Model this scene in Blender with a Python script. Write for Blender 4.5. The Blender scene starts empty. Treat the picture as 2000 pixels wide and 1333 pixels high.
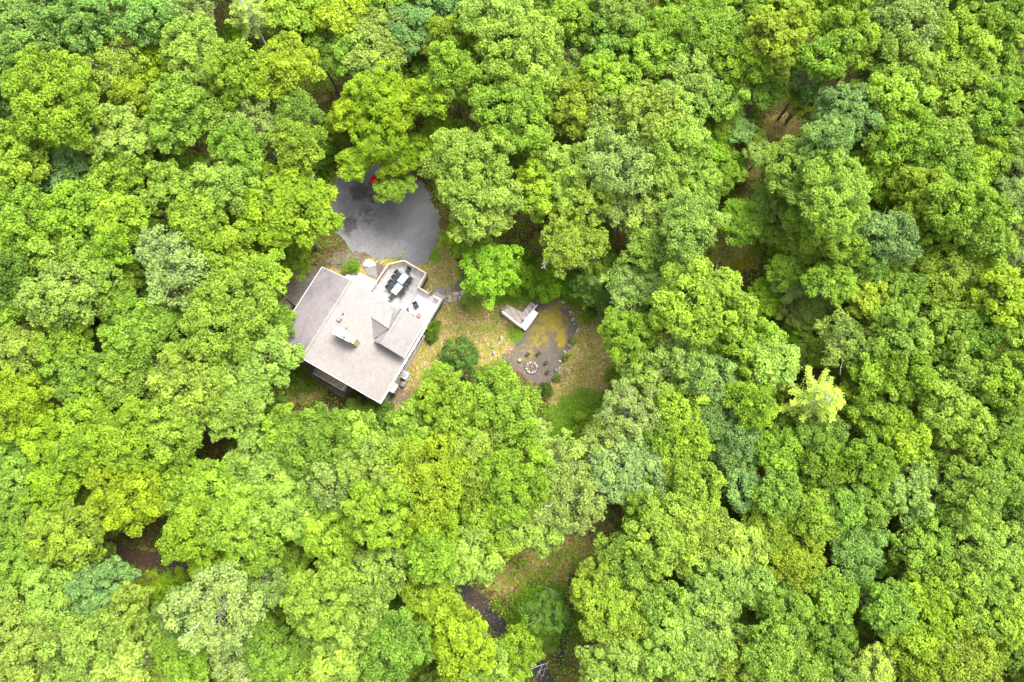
import bpy, math, random
import numpy as np
from mathutils import Vector, Matrix

random.seed(7); np.random.seed(7)
S = bpy.context.scene
COL = S.collection

# ------------------------------------------------------------------ camera, sky, sun, exposure
TILT = math.radians(12.5); CH = 72.0; F = 1333.0
cam = bpy.data.cameras.new('camera'); cam.sensor_width = 36; cam.lens = 24.0
cam.clip_start = 0.5; cam.clip_end = 3000
co = bpy.data.objects.new('camera', cam); COL.objects.link(co)
co.location = (0, 0, CH); co.rotation_euler = (TILT, 0, 0); S.camera = co

SUN_EL = math.radians(62); SUN_AZ = math.radians(50)        # azimuth from north (+y) to the east
w = bpy.data.worlds.new('World'); S.world = w; w.use_nodes = True
nt = w.node_tree; nt.nodes.clear()
sky = nt.nodes.new('ShaderNodeTexSky'); sky.sky_type = 'NISHITA'; sky.sun_disc = False
sky.sun_elevation = SUN_EL; sky.sun_rotation = SUN_AZ; sky.dust_density = 4.0; sky.air_density = 1.0
hs = nt.nodes.new('ShaderNodeHueSaturation'); hs.inputs['Saturation'].default_value = 0.25
bg = nt.nodes.new('ShaderNodeBackground'); bg.inputs['Strength'].default_value = 0.15
wo = nt.nodes.new('ShaderNodeOutputWorld')
nt.links.new(sky.outputs[0], hs.inputs['Color']); nt.links.new(hs.outputs[0], bg.inputs[0]); nt.links.new(bg.outputs[0], wo.inputs[0])
sl = bpy.data.lights.new('sun', 'SUN'); sl.energy = 1.2; sl.angle = math.radians(28); sl.color = (1, .96, .88)
so = bpy.data.objects.new('sun', sl); COL.objects.link(so)
sd = Vector((math.sin(SUN_AZ)*math.cos(SUN_EL), math.cos(SUN_AZ)*math.cos(SUN_EL), math.sin(SUN_EL)))
so.rotation_euler = sd.to_track_quat('Z', 'Y').to_euler()
S.view_settings.view_transform = 'Standard'; S.view_settings.look = 'None'
S.view_settings.gamma = 1; S.view_settings.exposure = 2.72; S.view_settings.use_curve_mapping = False

# ------------------------------------------------------------------ helpers
def P(px, py, z=0.0):
    """point of the place at height z that stands at photo position px,py (2000 px wide)"""
    dx = px-1000; dy = -(py-666.5)
    wy = dy*math.cos(TILT)+F*math.sin(TILT); wz = dy*math.sin(TILT)-F*math.cos(TILT)
    t = (z-CH)/wz
    return Vector((dx*t, wy*t, z))
def PX(x, y, z=0.0):
    zz = z-CH
    f = -zz*math.cos(TILT)+y*math.sin(TILT); u = y*math.cos(TILT)+zz*math.sin(TILT)
    return 1000+F*x/f, 666.5-F*u/f
def mpp(px, py, z):
    """metres per photo pixel there"""
    return (P(px+1, py, z)-P(px, py, z)).length

def link(o, parent=None):
    COL.objects.link(o)
    if parent: o.parent = parent
    return o
def tag(o, label=None, cat=None, group=None, kind=None):
    if label: o['label'] = label
    if cat: o['category'] = cat
    if group: o['group'] = group
    if kind: o['kind'] = kind
    return o
def empty(name, loc=(0, 0, 0), rz=0, **k):
    o = bpy.data.objects.new(name, None); o.location = loc; o.rotation_euler = (0, 0, rz); o.empty_display_size = .3
    link(o); tag(o, **k); return o
def copy_tree(o, parent=None):
    c = o.copy(); link(c); c.parent = parent
    for ch in list(o.children):
        copy_tree(ch, c)
    return c

class MB:
    def __init__(s): s.v = []; s.f = []
    def add(s, vs, fs):
        b = len(s.v); s.v += [tuple(v) for v in vs]; s.f += [tuple(i+b for i in f) for f in fs]; return s
    def box(s, c, d, rz=0, M=None):
        hx, hy, hz = d[0]/2, d[1]/2, d[2]/2; c = Vector(c)
        R = M or Matrix.Rotation(rz, 3, 'Z')
        vs = [c+R @ Vector((x*hx, y*hy, z*hz)) for z in (-1, 1) for x, y in ((-1, -1), (1, -1), (1, 1), (-1, 1))]
        return s.add(vs, [(3, 2, 1, 0), (4, 5, 6, 7), (0, 1, 5, 4), (1, 2, 6, 5), (2, 3, 7, 6), (3, 0, 4, 7)])
    def prism(s, poly, z0, z1):
        a = sum(poly[i][0]*poly[(i+1) % len(poly)][1]-poly[(i+1) % len(poly)][0]*poly[i][1] for i in range(len(poly)))
        if a < 0: poly = poly[::-1]
        n = len(poly)
        zt = z1 if isinstance(z1, (list, tuple)) else [z1]*n
        vs = [(p[0], p[1], z0) for p in poly]+[(p[0], p[1], zt[i]) for i, p in enumerate(poly)]
        return s.add(vs, [tuple(range(n))[::-1], tuple(range(n, 2*n))]+[(i, (i+1) % n, n+(i+1) % n, n+i) for i in range(n)])
    def slab(s, pts, th):
        """thick plate under a 3D polygon"""
        pts = [Vector(p) for p in pts]; n = len(pts)
        nn = (pts[1]-pts[0]).cross(pts[2]-pts[0])
        if nn.z < 0: pts = pts[::-1]; nn = -nn
        nn.normalize()
        vs = [p-nn*th for p in pts]+pts
        return s.add(vs, [tuple(range(n))[::-1], tuple(range(n, 2*n))]+[(i, (i+1) % n, n+(i+1) % n, n+i) for i in range(n)])
    def beam(s, a, b, wd, ht):
        a = Vector(a); b = Vector(b); d = (b-a); L = d.length
        if L < 1e-6: return s
        x = d/L; up = Vector((0, 0, 1))
        if abs(x.z) > .95: up = Vector((0, 1, 0))
        y = up.cross(x).normalized(); z = x.cross(y)
        return s.box((a+b)/2, (L, wd, ht), M=Matrix((x, y, z)).transposed())
    def tube(s, pts, rs, n=6, cap=True):
        pts = [Vector(p) for p in pts]; rings = []
        for i, p in enumerate(pts):
            d = (pts[min(i+1, len(pts)-1)]-pts[max(i-1, 0)]).normalized()
            up = Vector((0, 0, 1)) if abs(d.z) < .9 else Vector((1, 0, 0))
            a = d.cross(up).normalized(); b = d.cross(a)
            rings.append([p+(a*math.cos(t)+b*math.sin(t))*rs[i] for t in [2*math.pi*k/n for k in range(n)]])
        vs = [v for r in rings for v in r]; fs = []
        for i in range(len(pts)-1):
            for k in range(n):
                fs.append((i*n+k, i*n+(k+1) % n, (i+1)*n+(k+1) % n, (i+1)*n+k))
        if cap: fs += [tuple(range(n)), tuple(range((len(pts)-1)*n, len(pts)*n))[::-1]]
        return s.add(vs, fs)
    def lathe(s, prof, n=12, c=(0, 0, 0)):
        vs = [(c[0]+r*math.cos(2*math.pi*k/n), c[1]+r*math.sin(2*math.pi*k/n), c[2]+z) for r, z in prof for k in range(n)]
        fs = [(i*n+k, i*n+(k+1) % n, (i+1)*n+(k+1) % n, (i+1)*n+k) for i in range(len(prof)-1) for k in range(n)]
        fs += [tuple(range(n))[::-1], tuple(range((len(prof)-1)*n, len(prof)*n))]
        return s.add(vs, fs)
    def build(s, name, mat, parent=None, smooth=False, bevel=0):
        me = bpy.data.meshes.new(name); me.from_pydata(s.v, [], s.f)
        if mat: me.materials.append(mat)
        if smooth: me.polygons.foreach_set('use_smooth', [True]*len(me.polygons))
        me.update()
        o = bpy.data.objects.new(name, me); link(o, parent)
        if bevel:
            m = o.modifiers.new('bevel', 'BEVEL'); m.width = bevel; m.segments = 2; m.limit_method = 'ANGLE'
        return o
def rockmesh(seed, n=9, flat=.5):
    r = random.Random(seed); vs = []; 
    lv = [(.0, .75), (.45, 1.0), (.85, .8), (1.0, .45)]
    rad = [r.uniform(.75, 1.15) for _ in range(n)]
    for z, k in lv:
        for i in range(n):
            a = 2*math.pi*i/n
            q = k*rad[i]*r.uniform(.93, 1.05)
            vs.append((q*math.cos(a)*.5, q*math.sin(a)*.5, z*flat*r.uniform(.93, 1.05)))
    fs = [(j*n+i, j*n+(i+1) % n, (j+1)*n+(i+1) % n, (j+1)*n+i) for j in range(3) for i in range(n)]
    fs += [tuple(range(n))[::-1], tuple(range(3*n, 4*n))]
    m = MB(); m.add(vs, fs); return m

# ------------------------------------------------------------------ materials
def newmat(name):
    m = bpy.data.materials.new(name); m.use_nodes = True
    t = m.node_tree; b = t.nodes['Principled BSDF']
    return m, t, b
def noise(t, scale, detail=4, rough=.6, vec=None, dist=0):
    n = t.nodes.new('ShaderNodeTexNoise'); n.inputs['Scale'].default_value = scale
    n.inputs['Detail'].default_value = detail; n.inputs['Roughness'].default_value = rough; n.inputs['Distortion'].default_value = dist
    if vec is None:
        g = t.nodes.new('ShaderNodeTexCoord'); vec = g.outputs['Object']
    t.links.new(vec, n.inputs['Vector']); return n
def geo(t):
    return t.nodes.new('ShaderNodeNewGeometry').outputs['Position']
def ramp(t, fac, stops):
    r = t.nodes.new('ShaderNodeValToRGB')
    while len(r.color_ramp.elements) < len(stops): r.color_ramp.elements.new(.5)
    for e, (p, c) in zip(r.color_ramp.elements, stops): e.position = p; e.color = (*c, 1) if len(c) == 3 else c
    t.links.new(fac, r.inputs[0]); return r.outputs[0]
def mix(t, fac, a, b, mode='MIX'):
    m = t.nodes.new('ShaderNodeMix'); m.data_type = 'RGBA'; m.blend_type = mode
    if isinstance(fac, (int, float)): m.inputs[0].default_value = fac
    else: t.links.new(fac, m.inputs[0])
    for k, s in ((6, a), (7, b)):
        if isinstance(s, tuple): m.inputs[k].default_value = (*s, 1)
        else: t.links.new(s, m.inputs[k])
    return m.outputs[2]
def math_(t, op, a, b=0.0, c=None):
    m = t.nodes.new('ShaderNodeMath'); m.operation = op
    for k, s in ((0, a), (1, b)) + (((2, c),) if c is not None else ()):
        if isinstance(s, (int, float)): m.inputs[k].default_value = s
        else: t.links.new(s, m.inputs[k])
    return m.outputs[0]
def attr(t, name):
    a = t.nodes.new('ShaderNodeAttribute'); a.attribute_name = name; return a
def bump(t, b, h, strength=.3, dist=.02):
    n = t.nodes.new('ShaderNodeBump'); n.inputs['Strength'].default_value = strength; n.inputs['Distance'].default_value = dist
    t.links.new(h, n.inputs['Height']); t.links.new(n.outputs[0], b.inputs['Normal'])
def simple(name, c, rough=.7, var=.25, scale=8, metal=0, c2=None, bmp=.15):
    m, t, b = newmat(name)
    n = noise(t, scale, 5, .6, geo(t))
    lo = tuple(x*(1-var) for x in c); hi = c2 or tuple(min(1, x*(1+var)) for x in c)
    t.links.new(ramp(t, n.outputs[0], [(.3, lo), (.7, hi)]), b.inputs['Base Color'])
    b.inputs['Roughness'].default_value = rough; b.inputs['Metallic'].default_value = metal
    if bmp: bump(t, b, noise(t, scale*5, 4, .7, geo(t)).outputs[0], bmp, .01)
    return m

def leafmat(name, trans=.38):
    m = bpy.data.materials.new(name); m.use_nodes = True; t = m.node_tree; t.nodes.clear()
    out = t.nodes.new('ShaderNodeOutputMaterial')
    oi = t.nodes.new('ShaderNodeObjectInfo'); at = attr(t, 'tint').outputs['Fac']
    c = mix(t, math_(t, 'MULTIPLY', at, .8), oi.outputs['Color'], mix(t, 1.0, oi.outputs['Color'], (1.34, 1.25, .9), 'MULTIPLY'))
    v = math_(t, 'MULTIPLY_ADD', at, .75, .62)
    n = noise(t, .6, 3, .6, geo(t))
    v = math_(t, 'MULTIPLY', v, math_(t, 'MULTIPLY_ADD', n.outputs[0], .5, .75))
    cc = t.nodes.new('ShaderNodeVectorMath'); cc.operation = 'SCALE'
    t.links.new(c, cc.inputs[0]); t.links.new(v, cc.inputs['Scale'])
    d = t.nodes.new('ShaderNodeBsdfPrincipled'); d.inputs['Roughness'].default_value = .55; d.inputs['Specular IOR Level'].default_value = .12
    t.links.new(cc.outputs[0], d.inputs['Base Color'])
    tr = t.nodes.new('ShaderNodeBsdfTranslucent')
    tc = t.nodes.new('ShaderNodeVectorMath'); tc.operation = 'MULTIPLY'; tc.inputs[1].default_value = (1.3, 1.25, .5)
    t.links.new(cc.outputs[0], tc.inputs[0]); t.links.new(tc.outputs[0], tr.inputs['Color'])
    ms = t.nodes.new('ShaderNodeMixShader'); ms.inputs[0].default_value = trans+.05
    t.links.new(d.outputs[0], ms.inputs[1]); t.links.new(tr.outputs[0], ms.inputs[2]); t.links.new(ms.outputs[0], out.inputs[0])
    return m
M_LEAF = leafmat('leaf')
M_BARK = simple('bark', (.11, .095, .08), .9, .35, 5, bmp=.5)
M_PALEBARK = simple('pale_bark', (.33, .31, .28), .85, .35, 6)
M_DEAD = simple('dead_wood', (.42, .40, .36), .85, .3, 7)

# shingle roof
def roofmat(name, lo, hi, stain_shade, ang, sk=.4):
    m, t, b = newmat(name)
    g = geo(t)
    mp = t.nodes.new('ShaderNodeMapping'); mp.inputs['Rotation'].default_value = (0, 0, -ang); t.links.new(g, mp.inputs[0])
    br = t.nodes.new('ShaderNodeTexBrick'); t.links.new(mp.outputs[0], br.inputs['Vector'])
    br.inputs['Scale'].default_value = 1; br.inputs['Brick Width'].default_value = .28; br.inputs['Row Height'].default_value = .135
    br.inputs['Mortar Size'].default_value = .008; br.inputs['Color1'].default_value = (.88, .88, .88, 1); br.inputs['Color2'].default_value = (1.07, 1.06, 1.05, 1)
    br.inputs['Mortar'].default_value = (.78, .77, .77, 1); br.inputs['Bias'].default_value = 0
    n1 = noise(t, 22, 4, .8, g); n2 = noise(t, .28, 5, .62, g, .6); n3 = noise(t, 1.6, 4, .7, g)
    base = ramp(t, n3.outputs[0], [(.3, lo), (.7, hi)])
    base = mix(t, math_(t, 'MULTIPLY', ramp(t, n2.outputs[0], [(.46, (0, 0, 0)), (.68, (1, 1, 1))]), sk), base, stain_shade)
    base = mix(t, .85, base, br.outputs[0], 'MULTIPLY')
    base = mix(t, .6, base, ramp(t, n1.outputs[0], [(.3, (.84, .84, .84)), (.7, (1.14, 1.14, 1.14))]), 'MULTIPLY')
    t.links.new(base, b.inputs['Base Color']); b.inputs['Roughness'].default_value = .92; b.inputs['Specular IOR Level'].default_value = .2
    bump(t, b, n1.outputs[0], .35, .01)
    return m
UA = -2.078
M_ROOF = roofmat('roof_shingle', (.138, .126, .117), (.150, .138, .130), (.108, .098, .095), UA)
M_ROOFD = roofmat('roof_shingle_shaded_stained', (.112, .101, .101), (.126, .114, .114), (.068, .062, .065), UA, .8)  # darker base carries the dim slope's shade; noise blotches are real stains
M_ROOFG = roofmat('roof_shingle_grey', (.130, .124, .117), (.142, .137, .130), (.108, .100, .096), UA)
M_WHITE = simple('white_trim', (0.446, 0.432, 0.418), .5, .08, 4)
M_RAIL = simple('rail_wood', (0.331, 0.259, 0.223), .7, .18, 7)
M_SIDING = simple('pale_siding', (0.302, 0.288, 0.274), .6, .08, 3)
M_DECK = simple('weathered_deck', (0.326, 0.303, 0.296), .75, .2, 2.5)
M_DECKB = simple('bleached_deck', (0.437, 0.429, 0.445), .7, .15, 2.5)
M_DECKP = simple('tan_deck', (0.210, 0.165, 0.135), .75, .25, 3)
M_DARK = simple('dark_sling', (.014, .017, .020), .9, .2, 20)
M_METAL = simple('dark_metal', (.03, .03, .032), .4, .2, 10, .6)
M_TABLE = simple('frosted_glass', (.20, .26, .295), .45, .06, 3, bmp=0)
M_PAVE = simple('patio_paver', (0.106, 0.094, 0.069), .9, .3, 4)
M_EDGE = simple('patio_edge', (.16, .085, .045), .85, .3, 5)
M_BOARD = simple('old_boardwalk', (.12, .10, .085), .9, .35, 3)
M_BALC = simple('balcony_floor', (.30, .24, .17), .85, .25, 3)
M_STONE = simple('pale_stone', (0.225, 0.203, 0.173), .9, .3, 5, bmp=.4)
M_GREYST = simple('grey_stone', (0.120, 0.112, 0.112), .9, .35, 5, bmp=.4)
M_DKST = simple('dark_stone', (.055, .055, .06), .85, .4, 6, bmp=.4)
M_RING = simple('ring_stone', (0.216, 0.200, 0.200), .85, .35, 6, bmp=.4)
M_ASH = simple('ash', (.10, .06, .045), .95, .5, 12)
M_EMBER = simple('rusty_wood', (.28, .10, .05), .9, .5, 14)
M_RED = simple('red_paint', (.45, .01, .008), .35, .15, 5, bmp=0)
M_RUBBER = simple('black_rubber', (.012, .012, .012), .8, .2, 10)
M_GLASS = simple('window_glass', (.05, .06, .07), .06, .1, 2, bmp=0)
M_TAN = simple('tan_chimney', (0.240, 0.188, 0.112), .85, .2, 8)
M_BRIGHT = simple('white_metal', (0.576, 0.568, 0.560), .35, .06, 4, bmp=0)
M_WICKER = simple('wicker', (.16, .11, .08), .85, .45, 30)
M_TERRA = simple('terracotta', (.26, .10, .06), .8, .2, 8)
M_FLOWER = simple('white_petal', (.62, .6, .55), .6, .1, 8, bmp=0)
M_STEP = simple('stair_tread', (0.216, 0.192, 0.176), .8, .25, 3)

# ------------------------------------------------------------------ ground masks in photo pixels
def inpoly(x, y, poly):
    x = np.asarray(x, float); y = np.asarray(y, float); r = np.zeros(x.shape, bool); n = len(poly)
    for i in range(n):
        x0, y0 = poly[i]; x1, y1 = poly[(i+1) % n]
        c = ((y0 > y) != (y1 > y)) & (x < (x1-x0)*(y-y0)/((y1-y0) if y1 != y0 else 1e-9)+x0)
        r ^= c
    return r
def polydist(x, y, poly):
    d = np.full(np.shape(x), 1e9); n = len(poly)
    for i in range(n):
        x0, y0 = poly[i]; x1, y1 = poly[(i+1) % n]; dx, dy = x1-x0, y1-y0
        tt = np.clip(((x-x0)*dx+(y-y0)*dy)/(dx*dx+dy*dy), 0, 1)
        d = np.minimum(d, np.hypot(x-x0-tt*dx, y-y0-tt*dy))
    return np.where(inpoly(x, y, poly), d, -d)
def soft(x, y, poly, s=8): return np.clip(.5+polydist(x, y, poly)/(2*s), 0, 1)
def blob(x, y, cx, cy, rx, ry): 
    d = np.hypot((x-cx)/rx, (y-cy)/ry); return np.clip(1.6-d*1.2, 0, 1)

YARD = [(690, 500), (730, 500), (840, 505), (850, 470), (865, 440), (890, 490), (905, 560), (985, 585), (1060, 580), (1125, 585), (1180, 615), (1205, 640), (1208, 740), (1150, 800), (1085, 830), (1060, 770), (1000, 705), (930, 720), (870, 740), (815, 770), (790, 805), (730, 800), (600, 640), (640, 520)]
LOT = [(650, 395), (652, 350), (662, 318), (690, 296), (735, 280), (775, 300), (800, 330), (826, 362), (846, 398), (861, 432), (858, 462), (846, 482), (838, 512), (812, 517), (786, 506), (752, 503), (728, 508), (706, 496), (684, 488), (668, 468), (655, 452), (650, 425)]
PAD = [(1030, 603), (1046, 592), (1085, 588), (1110, 602), (1126, 635), (1122, 668), (1108, 690), (1094, 718), (1084, 742), (1064, 758), (1046, 748), (1026, 735), (1006, 716), (1000, 698), (1012, 672), (1030, 648)]
ZONES = {
 'tan': [('p', YARD, 12, .8), ('b', 1530, 246, 44, 26, 1.0), ('b', 1468, 330, 24, 30, .8), ('b', 1440, 495, 70, 45, .7), ('b', 1345, 500, 50, 35, .7), ('b', 1060, 480, 35, 35, .6), ('b', 655, 370, 12, 50, .9), ('b', 1105, 1090, 130, 65, .75), ('b', 990, 1130, 60, 45, .7), ('b', 1470, 620, 25, 25, .6), ('b', 590, 760, 60, 45, .7), ('b', 640, 175, 35, 40, .5), ('b', 435, 880, 30, 40, .35), ('b', 270, 1090, 50, 40, .5), ('b', 1160, 1030, 60, 50, .6), ('b', 1590, 1150, 50, 60, .35), ('b', 470, 330, 0.1, .1, 0)],
 'green': [('b', 1140, 820, 75, 60, 1.0), ('b', 1180, 590, 90, 60, .7), ('b', 1000, 545, 100, 60, .9), ('b', 1360, 300, 70, 80, .9), ('b', 1580, 560, 110, 100, .8), ('b', 1010, 655, 22, 22, .8), ('b', 840, 622, 18, 40, .7), ('b', 610, 290, 60, 70, .7), ('b', 1175, 690, 35, 60, .35), ('b', 1460, 430, 60, 40, .8), ('b', 780, 503, 40, 6, .8), ('b', 850, 500, 16, 20, .7), ('b', 950, 650, 60, 30, .4), ('b', 905, 640, 18, 50, .35), ('b', 1060, 1210, 90, 90, .6), ('b', 595, 745, 50, 30, .5), ('b', 490, 870, 50, 30, .6), ('b', 1110, 560, 60, 30, .7), ('b', 690, 525, 24, 20, .5)],
 'moss': [('b', 1078, 626, 36, 32, .66), ('b', 1052, 655, 30, 34, .52), ('b', 1030, 690, 20, 24, .45), ('b', 1090, 600, 30, 12, .45), ('b', 1096, 660, 12, 26, .8), ('b', 1450, 515, 35, 16, .8), ('b', 1130, 605, 20, 18, .4)],
 'bare': [('b', 680, 510, 40, 22, .9), ('b', 742, 530, 16, 22, .8), ('b', 985, 612, 14, 10, .8), ('b', 1004, 700, 26, 34, .65), ('b', 1030, 660, 24, 34, .6), ('b', 1095, 735, 16, 24, .5), ('b', 780, 770, 30, 30, .6), ('b', 590, 540, 50, 30, .8), ('b', 900, 572, 40, 20, .6)],
}
def zone(name, x, y):
    r = np.zeros(x.shape)
    for z in ZONES[name]:
        if z[0] == 'p': r = np.maximum(r, soft(x, y, z[1], z[2])*z[3])
        else: r = np.maximum(r, blob(x, y, *z[1:5])*z[5])
    return r
def gnoise(x, y, s, seed=0):
    r = np.random.RandomState(seed); v = np.zeros(np.shape(x)); a = 1
    for o in range(4):
        for k in range(4):
            th, ph = r.rand()*6.28, r.rand()*6.28
            v = v+a*np.sin((x*np.cos(th)+y*np.sin(th))*s*(2**o)*r.uniform(.8, 1.3)+ph)
        a *= .6
    return v/4

KNOLLS = [(*P(1500, 290, 4).xy, 4.6, 5.0), (*P(1445, 500, 2.5).xy, 4.0, 3.2), (*P(1590, 560, 2).xy, 4.5, 2.5)]
def undul(x, y):
    d = np.hypot(x-0, y-16); k = np.clip((d-32)/30, 0, 1)
    z = -.35*k*(1+np.sin(x*.09+1)*np.cos(y*.07))
    for cx, cy, sg, am in KNOLLS: z = z+am*np.exp(-((x-cx)**2+(y-cy)**2)/(2*sg*sg))
    return z
def PXn(x, y):
    zz = undul(x, y)*KN-CH; f = -zz*math.cos(TILT)+y*math.sin(TILT); u = y*math.cos(TILT)+zz*math.sin(TILT)
    return 1000+F*x/f, 666.5-F*u/f
KN = 1.0
def gridmesh(name, xs, ys, zf, mat, keep=None, attrs=()):
    X, Y = np.meshgrid(xs, ys); nx, ny = len(xs), len(ys)
    V = np.stack([X.ravel(), Y.ravel(), zf(X, Y).ravel() if callable(zf) else np.full(X.size, zf)], 1)
    I = np.arange(nx*ny).reshape(ny, nx)
    Q = np.stack([I[:-1, :-1].ravel(), I[:-1, 1:].ravel(), I[1:, 1:].ravel(), I[1:, :-1].ravel()], 1)
    if keep is not None:
        c = V[Q].mean(1); Q = Q[keep(c[:, 0], c[:, 1])]
        used = np.unique(Q); mp = np.zeros(len(V), int); mp[used] = np.arange(len(used)); V = V[used]; Q = mp[Q]
    me = npmesh(name, V, Q, mat)
    for an, fn in attrs:
        a = me.attributes.new(an, 'FLOAT', 'POINT'); a.data.foreach_set('value', np.asarray(fn(V[:, 0], V[:, 1]), dtype=np.float32))
    return me
def npmesh(name, V, Q, mat, tint=None):
    me = bpy.data.meshes.new(name); k = Q.shape[1]
    me.vertices.add(len(V)); me.vertices.foreach_set('co', np.asarray(V, np.float32).ravel())
    me.loops.add(Q.size); me.loops.foreach_set('vertex_index', Q.astype(np.int32).ravel())
    me.polygons.add(len(Q)); me.polygons.foreach_set('loop_start', np.arange(0, Q.size, k, dtype=np.int32))
    me.polygons.foreach_set('loop_total', np.full(len(Q), k, np.int32))
    me.update(calc_edges=True)
    if mat: me.materials.append(mat)
    if tint is not None:
        a = me.attributes.new('tint', 'FLOAT', 'FACE'); a.data.foreach_set('value', np.asarray(tint, np.float32))
    return me

# ground material
def groundmat():
    m, t, b = newmat('forest_floor'); g = geo(t)
    fine = noise(t, 7, 6, .85, g); mid = noise(t, 1.3, 5, .7, g); big = noise(t, .18, 4, .6, g)
    vor = t.nodes.new('ShaderNodeTexVoronoi'); vor.inputs['Scale'].default_value = 9; t.links.new(g, vor.inputs['Vector'])
    sp = t.nodes.new('ShaderNodeSeparateColor'); t.links.new(vor.outputs['Color'], sp.inputs[0])
    litter = ramp(t, sp.outputs[0], [(.0, (.018, .010, .006)), (.4, (.045, .024, .012)), (.8, (.085, .045, .024)), (1, (.14, .08, .05))])
    litter = mix(t, ramp(t, mid.outputs[0], [(.35, (0, 0, 0)), (.65, (.6, .6, .6))]), litter, (.055, .075, .012))
    tan = ramp(t, sp.outputs[1], [(.0, (.09, .048, .02)), (.35, (.18, .112, .050)), (.75, (.28, .19, .10)), (1, (.38, .29, .20))])
    tan = mix(t, ramp(t, mid.outputs[0], [(.38, (0, 0, 0)), (.56, (.85, .85, .85))]), tan, mix(t, fine.outputs[0], (.062, .09, .008), (.19, .19, .025)))
    green = ramp(t, fine.outputs[0], [(.3, (.03, .07, .004)), (.55, (.065, .14, .008)), (.75, (.12, .19, .016))])
    moss = ramp(t, fine.outputs[0], [(.3, (.07, .055, .01)), (.5, (.17, .11, .01)), (.75, (.22, .19, .015))])
    bare = ramp(t, fine.outputs[0], [(.3, (.06, .045, .037)), (.7, (.12, .097, .08))])
    def w_(nm, n, k=.9):
        a = attr(t, nm).outputs['Fac']
        s = math_(t, 'MULTIPLY_ADD', math_(t, 'SUBTRACT', n.outputs[0], .5), 1.9, a)
        mr = t.nodes.new('ShaderNodeMapRange'); mr.inputs[1].default_value = .38; mr.inputs[2].default_value = .62; t.links.new(s, mr.inputs[0])
        z = math_(t, 'GREATER_THAN', a, .01)
        return math_(t, 'MULTIPLY', mr.outputs[0], z)
    c = mix(t, w_('tan', mid), litter, tan)
    c = mix(t, w_('bare', mid), c, bare)
    c = mix(t, w_('green', noise(t, .9, 5, .75, g)), c, green)
    c = mix(t, w_('moss', noise(t, 1.7, 5, .75, g)), c, moss)
    t.links.new(c, b.inputs['Base Color']); b.inputs['Roughness'].default_value = .95; b.inputs['Specular IOR Level'].default_value = .1
    bump(t, b, fine.outputs[0], .6, .05)
    return m
M_GROUND = groundmat()
ax = np.concatenate([-np.geomspace(700, 66, 14), np.arange(-64, 64.1, .4), np.geomspace(66, 700, 14)])
ay = np.concatenate([-np.geomspace(700, 32, 14)+0, np.arange(-30, 62.1, .4), np.geomspace(64, 700, 14)])
gm = gridmesh('ground', ax, ay, undul, M_GROUND, attrs=[(n, (lambda n: lambda x, y: zone(n, *PXn(x, y)))(n)) for n in ZONES])
ground = link(bpy.data.objects.new('ground', gm)); tag(ground, kind='structure', label='forest floor of brown leaf litter with grassy clearing')

# gravel lot and fire pit pad, driveway
def sheetmat(name, lo, hi, stain_shade_col, mossy=False):
    m, t, b = newmat(name); g = geo(t)
    vor = t.nodes.new('ShaderNodeTexVoronoi'); vor.inputs['Scale'].default_value = 16; t.links.new(g, vor.inputs['Vector'])
    sp = t.nodes.new('ShaderNodeSeparateColor'); t.links.new(vor.outputs['Color'], sp.inputs[0])
    c = mix(t, sp.outputs[0], lo, hi)
    n = noise(t, .55, 5, .65, g)
    c = mix(t, .7, c, ramp(t, n.outputs[0], [(.3, (.75, .73, .72)), (.7, (1.2, 1.2, 1.25))]), 'MULTIPLY')
    a = attr(t, 'stain_shade').outputs['Fac']; n2 = noise(t, 1.5, 8, .8, g, .3)
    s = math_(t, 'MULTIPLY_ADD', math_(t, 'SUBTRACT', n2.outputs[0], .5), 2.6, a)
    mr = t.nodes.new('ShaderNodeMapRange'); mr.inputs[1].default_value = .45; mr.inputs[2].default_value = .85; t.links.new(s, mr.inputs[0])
    c = mix(t, math_(t, 'MULTIPLY', math_(t, 'MULTIPLY', mr.outputs[0], .85), math_(t, 'GREATER_THAN', a, .02)), c, stain_shade_col)
    if mossy:
        a = attr(t, 'moss').outputs['Fac']; n3 = noise(t, 1.7, 6, .8, g)
        s = math_(t, 'MULTIPLY_ADD', math_(t, 'SUBTRACT', n3.outputs[0], .5), 2.2, a)
        mr = t.nodes.new('ShaderNodeMapRange'); mr.inputs[1].default_value = .3; mr.inputs[2].default_value = .7; t.links.new(s, mr.inputs[0])
        f = noise(t, 8, 4, .7, g)
        c = mix(t, math_(t, 'MULTIPLY', math_(t, 'MULTIPLY', mr.outputs[0], .9), math_(t, 'GREATER_THAN', a, .01)), c, ramp(t, f.outputs[0], [(.35, (.09, .08, .018)), (.5, (.20, .145, .010)), (.7, (.15, .18, .012))]))
    t.links.new(c, b.inputs['Base Color']); b.inputs['Roughness'].default_value = .95; b.inputs['Specular IOR Level'].default_value = .15
    bump(t, b, vor.outputs['Distance'], .5, .03)
    return m
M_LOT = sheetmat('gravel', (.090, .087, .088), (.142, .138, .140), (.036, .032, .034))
M_PADM = sheetmat('pad_gravel', (.062, .050, .041), (.105, .086, .072), (.045, .034, .028), True)
M_ROAD = sheetmat('asphalt', (.015, .014, .014), (.036, .034, .034), (.06, .035, .02))
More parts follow.
